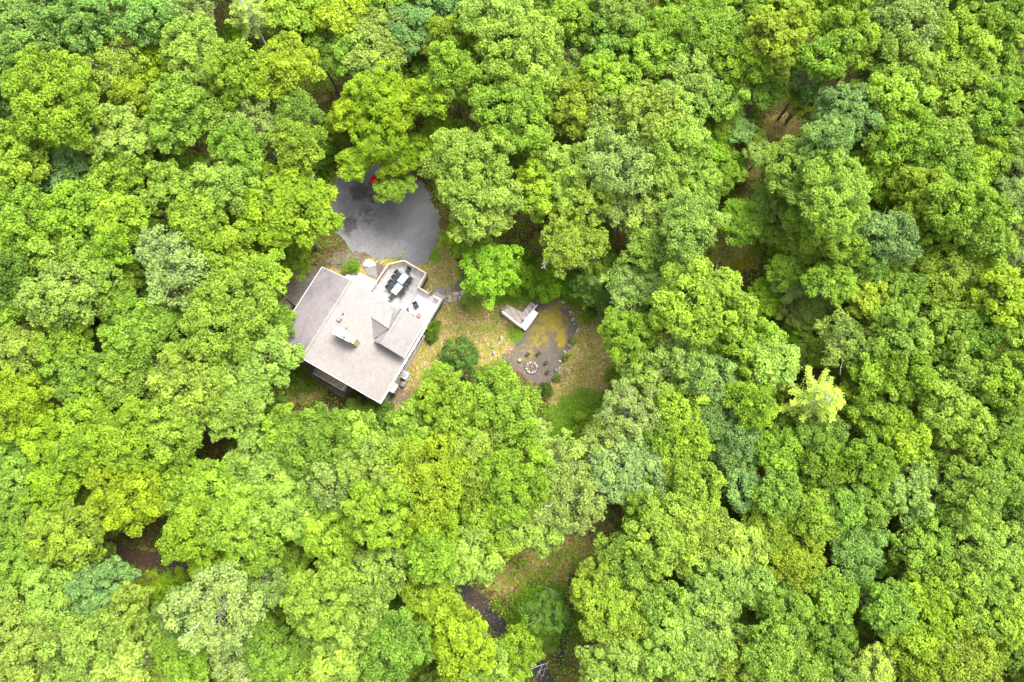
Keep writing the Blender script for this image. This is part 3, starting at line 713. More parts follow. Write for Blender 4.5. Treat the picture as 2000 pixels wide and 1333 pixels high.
for f in (0.05, .5, .97):
    p = t1.lerp(t2, f); MB().box((p.x, p.y, p.z-.47), (.09, .09, .9)).build('post', M_WHITE, sp)
c4 = [P(1041, 604.5, .75), P(1051, 612, .75), P(1026, 646, .75), P(1017.5, 638.5, .75)]
cc = sum(c4, Vector())/4; bn = empty('storage_bench', (cc.x, cc.y, 0), label='long white topped bench box beside the stair platform', cat='bench')
MB().prism([(p.x-cc.x, p.y-cc.y) for p in c4], .68, .75).build('lid', M_BRIGHT, bn, bevel=.01)
MB().prism([((p.x-cc.x)*.92, (p.y-cc.y)*.92) for p in c4], 0, .678).build('box', M_WHITE, bn)
for f in c4: MB().box(((f.x-cc.x)*.94, (f.y-cc.y)*.94, .33), (.09, .09, .68)).build('leg', M_GREYST, bn)

# ------------------------------------------------------------------ fire pit and stools
c = P(1038, 718.5, .2); fp = empty('fire_pit', (c.x, c.y, 0), label='round stone fire ring with charred logs on the gravel pad', cat='fire pit')
n = 13
for k in range(n):
    a = 2*math.pi*k/n+random.uniform(-.06, .06); o = rockmesh(k+50, 7, .75).build('stone', random.choice([M_RING, M_RING, M_GREYST]), fp)
    o.location = (.56*math.cos(a), .56*math.sin(a), .0); o.scale = (.34, .30, .36); o.rotation_euler = (0, 0, a+random.uniform(-.2, .2))
MB().lathe([(.44, .01), (.42, .06), (.1, .08)], 14).build('ash_bed', M_ASH, fp)
for k in range(5):
    a = k*1.2; MB().tube([(.3*math.cos(a), .3*math.sin(a), .1), (-.08*math.cos(a), -.08*math.sin(a), .24)], [.05, .045], 6).build('log', M_EMBER if k % 2 else M_DKST, fp)
seats = [(1031, 692, 'round dark stool beyond the fire ring, left of the pair facing the yard'), (1052, 691, 'round dark stool beyond the fire ring, right of the pair facing the yard'), (1067, 709, 'dark stool right of the fire ring, upper one of two'), (1069, 727, 'dark weathered stool right of the fire ring, lower one of two'), (1059.5, 750, 'dark stool half under leaves at the lower tip of the pad')]
st0 = None
for px, py, lb in seats:
    c = P(px, py, .4)
    if st0 is None:
        st0 = empty('stool'); MB().lathe([(.14, .0), (.15, .36), (.05, .38)], 12).build('base', M_RUBBER, st0)
        MB().lathe([(.19, .36), (.21, .40), (.20, .46), (.13, .44), (.02, .43)], 14).build('seat', M_DARK, st0); o = st0
    else: o = copy_tree(st0)
    o.location = (c.x, c.y, 0); o.rotation_euler = (0, 0, px); tag(o, lb, 'stool', 'dark stools round the fire pit')
c = P(1015, 704, .3); t = empty('log_seat', (c.x, c.y, 0), label='pale sawn log seat left of the fire ring by the big lime tree', cat='log seat')
MB().lathe([(.2, -.02), (.19, .4)], 11).build('bark', M_BARK, t); MB().lathe([(.18, .402), (.17, .41)], 11).build('cut_face', M_STONE, t)

# ------------------------------------------------------------------ stones
def flat(name, pts, z0, z1, mat, parent=None, **k):
    c = sum((P(*p, z1) for p in pts), Vector())/len(pts)
    m = MB(); q = []
    for i in range(len(pts)):
        a = P(*pts[i], z1); b = P(*pts[(i+1) % len(pts)], z1)
        q.append(a); d = b-a; nrm = Vector((-d.y, d.x, 0)).normalized(); q.append((a+b)/2+nrm*random.uniform(-.05, .05))
    base = parent.location if parent else c
    m.prism([(p.x-base.x, p.y-base.y) for p in q], z0, z1); o = m.build(name, mat, parent, bevel=.015)
    if not parent: o.location = (c.x, c.y, 0); tag(o, **k)
    return o
flat('stone_slab', [(708.5, 516), (713, 508), (722, 506.5), (729, 509), (735.5, 519), (722, 523), (711, 521)], -.05, .16, M_STONE, label='large pale flat stone slab between the gravel lot and the entry', cat='stone')
flat('stone_slab', [(712, 524), (735, 521), (737, 545), (728, 541), (716, 535)], -.05, .08, M_GREYST, label='grey stone slab leading from the pale slab to the entry steps', cat='stone')
path = empty('stone_path', (*P(885, 580).xy, 0), kind='structure', label='flagstone path leading from the deck steps to the shrubs')
rs = random.Random(4)
for pts, m_ in [([(848, 562), (856, 559), (864, 563), (869, 573), (861, 583), (846, 574)], M_GREYST), ([(865, 585), (873, 574), (874, 589), (868, 592)], M_GREYST), ([(875, 576), (883, 578), (884, 590), (876, 592)], M_STONE),
    ([(884, 572), (896, 570), (897, 577), (885, 578)], M_STONE), ([(898, 570), (905, 567), (912, 568), (912, 575), (899, 577)], M_STONE), ([(885, 580), (893, 579), (893, 587), (885, 588)], M_STONE), ([(895, 579), (903, 578), (904, 584), (895, 586)], M_STONE),
    ([(905, 577), (914, 577), (914, 583), (906, 584)], M_STONE), ([(894, 588), (903, 586), (904, 588), (895, 589)], M_STONE), ([(905, 585.5), (916, 585), (917, 588), (906, 588.5)], M_STONE), ([(887, 561), (893, 548), (905, 546), (908, 556), (898, 566), (888, 566)], M_DKST),
    ([(896, 590), (914, 589), (913, 600), (898, 601)], M_DKST), ([(870, 562), (880, 560), (882, 569), (872, 571)], M_GREYST)]:
    flat('flagstone', pts, -.02, .05+rs.uniform(0, .02), m_, path)
rk = [rockmesh(i, 8, .6) for i in range(4)]; rkm = []
for i, r in enumerate(rk):
    me = bpy.data.meshes.new('rock'); me.from_pydata(r.v, [], r.f); me.materials.append((M_STONE, M_GREYST, M_STONE, M_RING)[i]); rkm.append(me)
def rock(px, py, s, lb, i=0, grp=None, sz=1, rot=0):
    o = link(bpy.data.objects.new('stone', rkm[i])); p = P(px, py, .1); o.location = (p.x, p.y, -.03); o.scale = (s, s*random.uniform(.6, .9), s*sz); o.rotation_euler = (0, 0, rot or random.uniform(0, 6)); tag(o, lb, 'stone', grp)
edge = [(1100, 593), (1106, 600), (1112, 607), (1116, 615), (1120, 624), (1123, 634), (1125, 645), (1124, 656), (1121, 668), (1114, 677), (1106, 686), (1100, 697), (1094, 708), (1089, 722)]
for i, (x, y) in enumerate(edge):
    rock(x+random.uniform(-3.5, 3), y+random.uniform(-3, 3), random.choice([.2, .28, .4, .55, .66]), 'pale stone in the pad edging, number-free spot' if 0 else ('pale edging stone along the right rim of the fire pit pad, '+['topmost', 'second from the top', 'third from the top', 'fourth from the top', 'fifth from the top', 'sixth from the top', 'just above the middle', 'at the middle', 'just below the middle', 'sixth from the bottom', 'fifth from the bottom', 'fourth from the bottom', 'second from the bottom', 'bottom most'][i]), i % 4, 'edging stones round the fire pit pad')
for x, y, s, lb, i in [(981, 603, .35, 'small white stone at the foot of the platform ramp', 0), (979, 660, .5, 'flat pale stone in the leafy yard below the platform', 0), (953, 674, .4, 'pale stone lying in the dry grass left of the green patch', 2), (965, 690, .55, 'pale stone at the edge of the big lime tree crown', 3), (1095, 612, .28, 'small yellowish white stone alone on the upper pad', 0), (848, 553, .3, 'small pale stone beside the deck stair handrail', 2), (864, 545, .35, 'grey stone in the dry leaves above the path', 1), (1067, 716, .16, 'tiny white stone between the two right stools', 0),
        (788, 752, .9, 'brown grey flat rock below the air conditioning unit', 1), (772, 741, .5, 'rock tucked between wall and air conditioning unit', 1), (1422, 396, 1.1, 'long grey boulder in the small litter clearing right of centre', 1), (1540, 488, .7, 'grey rock at the edge of the brown clearing', 1), (650, 938, 1.0, 'grey boulder glimpsed among crowns below the house', 1)]:
    rock(x, y, s, lb, i)

# ------------------------------------------------------------------ TREES
def leaves(cent, nrm, L, Wd, rng):
    n = len(cent); t = rng.normal(size=(n, 3)); t -= (t*nrm).sum(1, keepdims=True)*nrm; t /= np.linalg.norm(t, axis=1, keepdims=True)
    b = np.cross(nrm, t); L = L[:, None]; Wd = Wd[:, None]
    V = np.stack([cent+t*L*.5, cent+b*Wd*.5-nrm*Wd*.12, cent-t*L*.5, cent-b*Wd*.5-nrm*Wd*.12], 1).reshape(-1, 3)
    return V, np.arange(n*4).reshape(n, 4)
def unit(a): return a/np.maximum(np.linalg.norm(a, axis=-1, keepdims=True), 1e-6)
def dirs(n, zmin, rng):
    z = rng.uniform(zmin, 1, n); a = rng.uniform(0, 2*np.pi, n); r = np.sqrt(1-z*z); return np.stack([r*np.cos(a), r*np.sin(a), z], 1)
def make_tree(seed, R, Hc, nl, ns, nleaf, leaf=.17, sr=.34, lr=.34, vert=.8, zmin=-.35, twig=5, bark=None, inner=.13, depth=.40):
    rng = np.random.RandomState(seed)
    g = (1+5**.5)/2; i = np.arange(nl)+.5; z = 1-(1-zmin)*i/nl; a = 2*np.pi*i/g+rng.uniform(0, 6)
    r = np.sqrt(1-z*z); d = np.stack([r*np.cos(a), r*np.sin(a), z], 1)+rng.normal(size=(nl, 3))*.13; d = unit(d)
    phi = np.arctan2(d[:, 1], d[:, 0]); s1, s2 = rng.uniform(0, 6, 2)
    rad = R*(.86+.10*np.sin(2*phi+s1)+.08*np.sin(3*phi+s2)+rng.uniform(-depth, .08, nl))
    LC = d*rad[:, None]*np.array([1, 1, vert]); LR = R*lr*rng.uniform(.7, 1.25, nl)
    SC = []; SR = []; ST = []
    for k in range(nl):
        m = int(ns*(LR[k]/(R*lr))**1.6)+3
        sd_ = unit(dirs(m, -.35, rng)+d[k]*.55)
        SC.append(LC[k]+sd_*LR[k]*rng.uniform(.6, 1.25, (m, 1))*np.array([1, 1, .85])); SR.append(sr*rng.uniform(.65, 1.3, m)); ST.append(np.full(m, rng.uniform(0, .45))+rng.uniform(0, .3, m))
    SC = np.concatenate(SC); SR = np.concatenate(SR); ST = np.concatenate(ST)
    C = []; N = []; T = []
    for k in range(len(SC)):
        m = int(nleaf*(SR[k]/sr)**1.7)+4
        ld = dirs(m, -.55, rng); rr = rng.uniform(.7, 1.1, (m, 1))
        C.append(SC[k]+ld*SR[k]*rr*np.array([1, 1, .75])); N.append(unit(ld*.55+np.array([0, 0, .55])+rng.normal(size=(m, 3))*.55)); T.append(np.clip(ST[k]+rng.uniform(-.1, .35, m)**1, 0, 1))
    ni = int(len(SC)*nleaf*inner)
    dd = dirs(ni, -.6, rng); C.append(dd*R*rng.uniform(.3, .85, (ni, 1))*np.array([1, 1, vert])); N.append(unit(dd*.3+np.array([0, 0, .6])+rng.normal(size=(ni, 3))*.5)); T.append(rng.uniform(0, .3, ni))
    C = np.concatenate(C); N = np.concatenate(N); T = np.concatenate(T)
    C[:, 2] += Hc
    Lf = leaf*rng.uniform(.65, 1.25, len(C)); V, Q = leaves(C, N, Lf, Lf*.68, rng)
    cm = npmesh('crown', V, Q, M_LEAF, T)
    # trunk and limbs
    m = MB(); rb = .042*R+.05; lean = rng.uniform(-.5, .5, 2)
    m.tube([(0, 0, -.8), (0, 0, .3), (lean[0]*.5, lean[1]*.5, Hc*.5), (lean[0]*.4, lean[1]*.4, Hc*.8), (lean[0]*.2, lean[1]*.2, Hc+R*vert*.45)], [rb*1.35, rb, rb*.75, rb*.5, rb*.12], 7)
    for k in range(nl):
        c = Vector(LC[k]); c.z += Hc; zb = Hc*.55+(Hc*.35)*rng.rand(); st = Vector((lean[0]*.45, lean[1]*.45, zb))
        mid = st.lerp(c, .55)+Vector(rng.uniform(-.3, .3, 3)); mid.z -= .15*R*.3
        m.tube([st, mid, c], [rb*.32, rb*.2, rb*.07], 5, False)
        for q in range(1):
            e = c+Vector(unit(rng.normal(size=3)+d[k]*.9))*LR[k]*rng.uniform(.8, 1.15); m.tube([c.lerp(mid, .25), (c+e)/2, e], [rb*.08, rb*.06, .012], 4, False)
    for k in range(twig):
        dd = Vector(dirs(1, -.1, rng)[0]); s_ = Vector((0, 0, Hc))+Vector((dd.x, dd.y, dd.z*vert))*R*.5; e = Vector((0, 0, Hc))+Vector((dd.x, dd.y, dd.z*vert))*R*rng.uniform(.9, 1.12)
        m.tube([s_, (s_+e)/2+Vector(rng.uniform(-.2, .2, 3)), e], [.03, .022, .008], 4, False)
    me = bpy.data.meshes.new('trunk'); me.from_pydata(m.v, [], m.f); me.materials.append(bark or M_BARK)
    return dict(R=R*1.03, Hc=Hc, crown=cm, trunk=me)
def make_feather(seed, R, Hc, nb, leaf=.16, layers=7, dens=70, bark=M_PALEBARK):
    """conifer-like tree: whorls of long level branches, leaves strung along them"""
    rng = np.random.RandomState(seed); C = []; N = []; T = []; m = MB()
    m.tube([(0, 0, -.8), (0, 0, Hc*.6), (0, 0, Hc+R*.9)], [.22, .16, .03], 7)
    for L in range(layers):
        f = L/(layers-1); zc = Hc-R*.5+f*R*1.5; rl = R*(1-.8*f)
        for b in range(nb):
            a = 2*np.pi*(b+rng.rand()*.7)/nb+L; Lb = rl*rng.uniform(.65, 1.1); dv = np.array([np.cos(a), np.sin(a), .12])
            pts = [Vector((0, 0, zc)), Vector(dv*Lb*.5)+Vector((0, 0, zc+.15)), Vector(dv*Lb)+Vector((0, 0, zc-.05))]
            m.tube(pts, [.05, .03, .01], 4, False)
            k = int(dens*Lb); t = rng.uniform(.12, 1.03, k)**.8; sp_ = .30*(1.1-t)*rng.normal(size=k)*1.1+rng.normal(size=k)*.12
            side = np.array([-np.sin(a), np.cos(a), 0])
            p = dv*Lb*t[:, None]+side*sp_[:, None]+np.stack([0*t, 0*t, zc+.15*np.sin(t*3)-.2*np.abs(sp_)+rng.normal(size=k)*.07], 1)
            C.append(p); N.append(unit(np.array([0, 0, 1])+rng.normal(size=(k, 3))*.4)); T.append(np.clip(rng.uniform(0, .5)+t*.3+rng.uniform(0, .3, k), 0, 1))
    C = np.concatenate(C); N = np.concatenate(N); T = np.concatenate(T); Lf = leaf*rng.uniform(.6, 1.3, len(C))
    V, Q = leaves(C, N, Lf, Lf*.45, rng); cm = npmesh('crown', V, Q, M_LEAF, T)
    me = bpy.data.meshes.new('trunk'); me.from_pydata(m.v, [], m.f); me.materials.append(bark)
    return dict(R=R, Hc=Hc, crown=cm, trunk=me)

SM = [make_tree(11+i, 2.1, 9.6, 30, 8, 24, leaf=(.22, .19, .25)[i], sr=.26, lr=.215, vert=.68) for i in range(3)]
MD = [make_tree(21+i, 2.9, 10.6, 46, 9, 26, leaf=(.23, .19, .26, .21)[i], sr=.28, lr=.185, vert=.64) for i in range(4)]
BG = [make_tree(31+i, 3.9, 11.6, 76, 10, 27, leaf=(.22, .26, .2)[i], sr=.30, lr=.155, vert=.58) for i in range(3)]
SP = [make_tree(41+i, 3.0, 10.4, 44, 7, 22, leaf=.19, sr=.27, lr=.17, twig=5, bark=M_PALEBARK, inner=.1, vert=.66, depth=.4) for i in range(2)]
FE = [make_feather(51, 3.0, 10.5, 8, leaf=.2, layers=5, dens=100), make_feather(52, 2.4, 6, 12, dens=110, bark=M_BARK)]
SH = [make_tree(61+i, 1.7, 1.6, 22, 8, 30, leaf=.13, sr=.22, lr=.24, vert=.75, zmin=-.2, twig=2) for i in range(3)]
LO = [make_tree(71+i, 2.3, 5.5, 28, 8, 32, leaf=.15, sr=.25, lr=.22, vert=.7) for i in range(2)]

PAL = {'L': (.134, .224, .020), 'G': (.104, .184, .020), 'Y': (.152, .236, .014), 'V': (.126, .238, .014), 'P': (.150, .222, .054), 'B': (.098, .176, .044), 'D': (.064, .124, .018), 'W': (.185, .265, .050), 'O': (.136, .202, .018), 'K': (.146, .226, .034)}
CW = {'V': 'vivid green', 'L': 'lime green', 'G': 'mid green', 'Y': 'yellow green', 'P': 'grey green', 'B': 'bluish green', 'D': 'dark green', 'W': 'pale yellow', 'O': 'olive green', 'K': 'light green'}
LAND = [(690, 640, 'the house'), (755, 430, 'the gravel lot'), (1040, 715, 'the fire pit'), (1590, 780, 'the feathery yellow tree'), (1530, 246, 'the round brown clearing'), (925, 1170, 'the driveway bend'), (1440, 500, 'the mossy clearing'),
        (0, 0, 'the upper left corner'), (2000, 0, 'the upper right corner'), (0, 1333, 'the lower left corner'), (2000, 1333, 'the lower right corner'), (1080, 1310, 'the dark track'), (270, 1090, 'the dark lower left gap'), (217, 118, 'the bare-branched pale tree'),
        (488, 32, 'the feathery top tree'), (1985, 110, 'the right edge feathery tree'), (435, 880, 'the red litter patch'), (1110, 1090, 'the litter slope'), (1650, 668, 'the sparse grey tree'), (1150, 560, 'the low conifers'), (1000, 0, 'the middle top edge'), (0, 667, 'the middle left edge'), (2000, 667, 'the middle right edge'), (80, 330, 'the black left gap'), (1500, 1333, 'the bottom edge right part'), (560, 1333, 'the bottom edge left part'), (1500, 0, 'the top edge right part')]
AUTO = []; TREES = []
def place(px, py, r, code, protos, name='broadleaf_tree', hk=None, label=None, cat='tree', group='forest trees around the clearing', k=None):
    random.seed(int(px*31+py*17)); k = k or random.choice(protos); s = 1.0
    for _ in range(4):
        hz = (hk or 1); zc = k['Hc']*s*hz; p = P(px, py, zc); zc += float(undul(p.x, p.y)); p = P(px, py, zc); s = r*mpp(px, py, zc)/k['R']
    zc = k['Hc']*s*hz; p = P(px, py, zc); p = P(px, py, zc+float(undul(p.x, p.y)))
    o = empty(name, (p.x, p.y, float(undul(np.array(p.x), np.array(p.y))))); o.rotation_euler = (random.uniform(-.03, .03), random.uniform(-.03, .03), random.uniform(0, 6.28)); o.scale = (s, s, s*hz)
    # small tilt must not move the crown: keep it under 2 degrees
    c = link(bpy.data.objects.new('crown', k['crown']), o); t = link(bpy.data.objects.new('trunk', k['trunk']), o)
    b = PAL[code]; j = random.uniform(.87, 1.15); hj = random.uniform(-.06, .08)
    c.color = (b[0]*j*(1+hj), b[1]*j, b[2]*j*random.uniform(.8, 1.3), 1)
    vis = -60 < px < 2060 and -60 < py < 1393
    size = 'small' if r < 47 else 'medium' if r < 68 else 'large'
    if label is None: AUTO.append((o, px, py, r, f'{size} {CW[code]}'))
    tag(o, label, cat, group); TREES.append((px, py, r, code)); return o

HAND = """70 50 78 B;172 45 62 B;297 35 60 B;380 18 48 P;574 30 52 L;665 25 52 Y;108 187 92 L;385 105 66 K;560 140 66 Y;455 150 58 L;262 195 44 Y;343 196 52 G;238 268 62 K;350 252 50 G
420 228 50 K;497 245 52 P;574 287 50 L;472 300 58 G;578 222 44 G;685 98 56 G;35 310 66 O;15 150 62 D;120 345 56 B;228 350 66 L;330 380 55 K;50 425 68 L;158 420 62 L;437 368 58 K;562 412 0 Y
245 430 52 L;385 430 50 L;52 475 58 Y;116 503 58 K;182 538 52 K;115 582 66 K;228 472 48 L;231 545 44 L;350 521 76 P;437 490 56 L;507 540 50 L;455 610 88 K;494 712 80 K;546 628 34 G;245 605 48 G;308 640 50 L
259 685 62 L;133 668 58 L;35 682 58 K;20 600 46 L;15 545 52 D;158 727 54 G;368 735 76 K;245 752 58 K;175 787 62 L;35 780 60 Y;245 850 64 L;350 833 62 L;451 794 62 K;70 830 54 Y;15 870 50 D;622 858 72 G;560 850 48 G;28 925 60 G
105 930 64 Y;147 888 46 L;252 968 72 Y;273 920 50 L;350 935 44 L;402 975 72 L;525 922 78 K;560 992 66 K;455 1017 62 L;380 1040 60 Y;35 1017 58 G;133 1052 66 O;52 1100 58 G;196 1155 58 B;115 1190 76 K;245 1202 56 K;175 1262 66 K;52 1255 68 K
245 1298 52 K;420 1185 84 P;472 1262 66 P;518 1143 52 P;357 1202 46 B;367 1295 60 L;542 1290 66 G;630 1167 70 K;647 1232 54 K;647 940 58 P;612 1010 60 L;647 1052 52 L;512 1060 56 L;665 1292 52 K;727 922 66 K;835 935 86 Y;825 1020 62 Y
737 1010 70 L;748 1105 62 K;695 1202 70 K;772 1258 66 G;702 1305 55 K;909 1087 62 K;842 1094 50 L;912 891 66 K;1000 940 78 L;965 1010 66 L;1028 1030 58 K;1101 975 74 P;1080 908 58 P;846 1178 64 Y;895 1252 66 Y;1210 1202 76 O;1168 1143 54 O
1227 1097 62 G;1297 1045 76 K;1227 915 76 P;1315 905 58 L;1210 1302 66 K;1297 1272 62 K;1335 860 50 L;1363 943 50 L;1352 1035 72 K;1433 890 42 B;1454 955 44 B;1517 890 48 G;1517 972 52 G;1496 1030 54 O;1552 1090 62 O;1580 1010 52 O
1608 905 56 G;1667 1073 60 B;1695 975 54 G;1772 950 60 P;1807 1045 60 G;1895 968 62 K;1947 922 58 G;1923 1073 80 K;1860 1132 48 L;1930 1167 72 K;1923 1232 50 L;1807 1202 76 Y;1790 1268 66 O;1720 1185 50 G;1615 1167 50 G;1527 1202 58 G
1405 1132 66 K;1457 1140 52 K;1370 1248 76 K;1510 1287 66 G;1615 1250 54 G;1895 1295 70 O;1982 1260 56 G;1982 1202 52 L;1985 968 54 D;1352 448 64 K;1372 585 86 L;1270 465 60 K;1720 472 62 B;1650 482 40 G;1825 451 56 L;1923 458 52 G
1912 500 48 Y;1842 535 76 O;1755 570 54 G;1965 587 66 Y;1632 552 46 L;1468 689 62 L;1510 712 52 K;1394 812 56 B;1385 745 48 B;1468 790 48 L;1321 800 50 L;1335 696 60 P;1755 654 60 G;1842 647 54 K;1720 730 52 L;1772 740 60 G;1895 657 54 G
1877 745 52 K;1965 735 62 G;1720 822 56 G;1860 822 66 K;1947 797 54 G;1667 787 44 O;1440 857 46 B;1597 860 52 G;1965 860 58 G;1321 60 54 L;1398 60 68 L;1517 80 62 O;1545 28 56 L;1643 91 60 L;1597 125 46 G;1772 42 76 P;1755 112 60 K
1867 80 64 L;1860 150 84 L;1930 21 64 G;1947 87 54 G;1345 140 60 K;1440 119 54 L;1518 165 0 G;1720 168 56 K;1650 227 56 B;1615 275 50 B;1737 203 64 L;1755 280 70 L;1562 335 74 K;1615 378 76 K;1702 343 54 L;1923 217 56 G;1842 273 62 G
1947 273 54 K;1930 322 54 L;1842 330 54 G;1877 360 52 L;1797 385 62 O;1877 410 70 G;1982 367 54 P;1342 365 56 K;1321 217 54 K;1321 297 60 K;692 28 54 L;807 52 56 B;874 66 46 Y;965 21 66 K;1017 103 86 K;1105 42 54 L;1210 14 56 K
1192 72 62 G;1122 110 52 P;1280 112 50 L;737 84 72 K;888 140 58 G;853 196 44 Y;986 160 50 G;1000 225 80 L;1070 182 56 L;1122 210 60 O;1192 165 60 L;1182 245 48 K;1262 227 70 K;912 332 84 K;947 402 70 K;1052 367 54 Y;1122 332 62 K
1210 315 70 P;1140 390 60 K;1227 385 64 P;1280 415 58 K;1290 330 50 K;968 800 0 V;870 785 60 L;800 830 52 G;790 895 60 L;705 880 60 K;1235 800 62 P;1185 858 50 P;1270 725 56 K;1232 655 56 G;1290 855 44 G;1260 980 56 G;1330 985 40 B
1240 570 56 P;1110 480 58 K;1440 1060 50 K;1700 905 50 G;1765 865 48 L;1800 895 44 G;1640 1000 44 G;1990 640 50 L;1700 590 44 O;1690 520 40 G;1770 500 44 G;1300 1180 48 G;1580 1320 54 G;1700 1315 54 W;1450 1305 56 K;1990 480 46 P;1790 310 44 G
940 1290 46 K;600 1330 56 K;1000 60 0 K"""
rr_ = random.Random(3)
for it in HAND.replace('\n', ';').split(';'):
    x, y, r, c = it.split(); x, y, r = float(x), float(y), float(r)
    if r < 5: continue
    pr = BG if r > 70 else MD if r > 52 else SM
    place(x, y, r*1.06, c, SP if (c in 'P' and rr_.random() < .7) else pr, hk=rr_.uniform(.86, 1.14))
# the sprawling oak that reaches over the gravel lot: crown with its trunk on the lot's upper rim
ok = [place(735, 178, 60, 'Y', BG, hk=1.1, label='big bright oak leaning over the top of the gravel lot'), place(778, 205, 54, 'Y', MD, label='bright oak crown right of the big oak above the gravel lot'), place(690, 215, 48, 'Y', MD, label='bright oak crown left of the big oak above the gravel lot'),
      place(748, 272, 52, 'Y', SP, label='sparse lime tree hanging over the top rim of the gravel lot'), place(695, 322, 38, 'Y', SM, hk=.8, label='small lime crown covering the upper left of the gravel lot'), place(768, 362, 38, 'L', SM, hk=.65, label='low green crown reaching down over the middle of the gravel lot'), place(815, 285, 36, 'Y', SM, hk=.9, label=''), place(768, 312, 40, 'Y', SM, hk=.8, label='')]
place(562, 412, 94, 'Y', BG, k=BG[1], hk=.78, label='huge yellow green tree along the left rim of the gravel lot')
place(970, 798, 86, 'L', BG, k=BG[0], label='huge lime tree whose crown reaches the fire pit', hk=.95)
# all those crowns belong to one spreading oak: its trunk stands on the lot's right upper rim
root = ok[0]; base = P(802, 345, 0)
oak = empty('spreading_oak', base, label='sprawling bright oak whose limbs reach down over the gravel lot', cat='tree', group='forest trees around the clearing')
lm_ = MB(); cps = []
for e_ in ok:
    M_ = Matrix.LocRotScale(e_.location, e_.rotation_euler, e_.scale)
    for ch_ in list(e_.children):
        if ch_.name.startswith('crown'):
            ch_.parent = oak; ch_.matrix_local = Matrix.Translation(-base) @ M_
            k_ = next(k for k in SM+MD+BG+SP if k['crown'] == ch_.data); cps.append((Matrix.Translation(-base) @ M_) @ Vector((0, 0, k_['Hc'])))
        else: bpy.data.objects.remove(ch_)
    bpy.data.objects.remove(e_)
fork = Vector((-.3, .6, 4.2)); lm_.tube([(0, 0, -.3), (0, 0, .3), fork*.5, fork], [.30, .23, .20, .17], 9)
for c_ in cps: lm_.tube([fork, fork.lerp(c_, .5)+Vector((0, 0, .5)), c_], [.15, .09, .03], 6, False)
lm_.build('trunk', M_BARK, oak)
# feathery pale trees
place(1592, 780, 72, 'W', FE, 'feathery_tree', k=FE[0], label='pale yellow feathery tree with radiating branches right of centre')
place(488, 32, 54, 'W', FE, 'feathery_tree', k=FE[0], label='pale yellow feathery tree near the top edge at left')
place(1985, 110, 50, 'W', FE, 'feathery_tree', k=FE[0], label='pale yellow feathery tree at the right edge near the top')
place(217, 118, 60, 'K', SP, k=SP[0], label='thin pale tree with bare white branches at upper left')
place(1650, 668, 62, 'P', SP, k=SP[1], label='sparse grey green tree with bare branches right of centre')
place(1190, 592, 40, 'D', FE, 'conifer_tree', k=FE[1], label='dark low conifer at the upper right rim of the yard')
place(1150, 560, 42, 'D', FE, 'conifer_tree', k=FE[1], label='dark low conifer above the mossy pad')
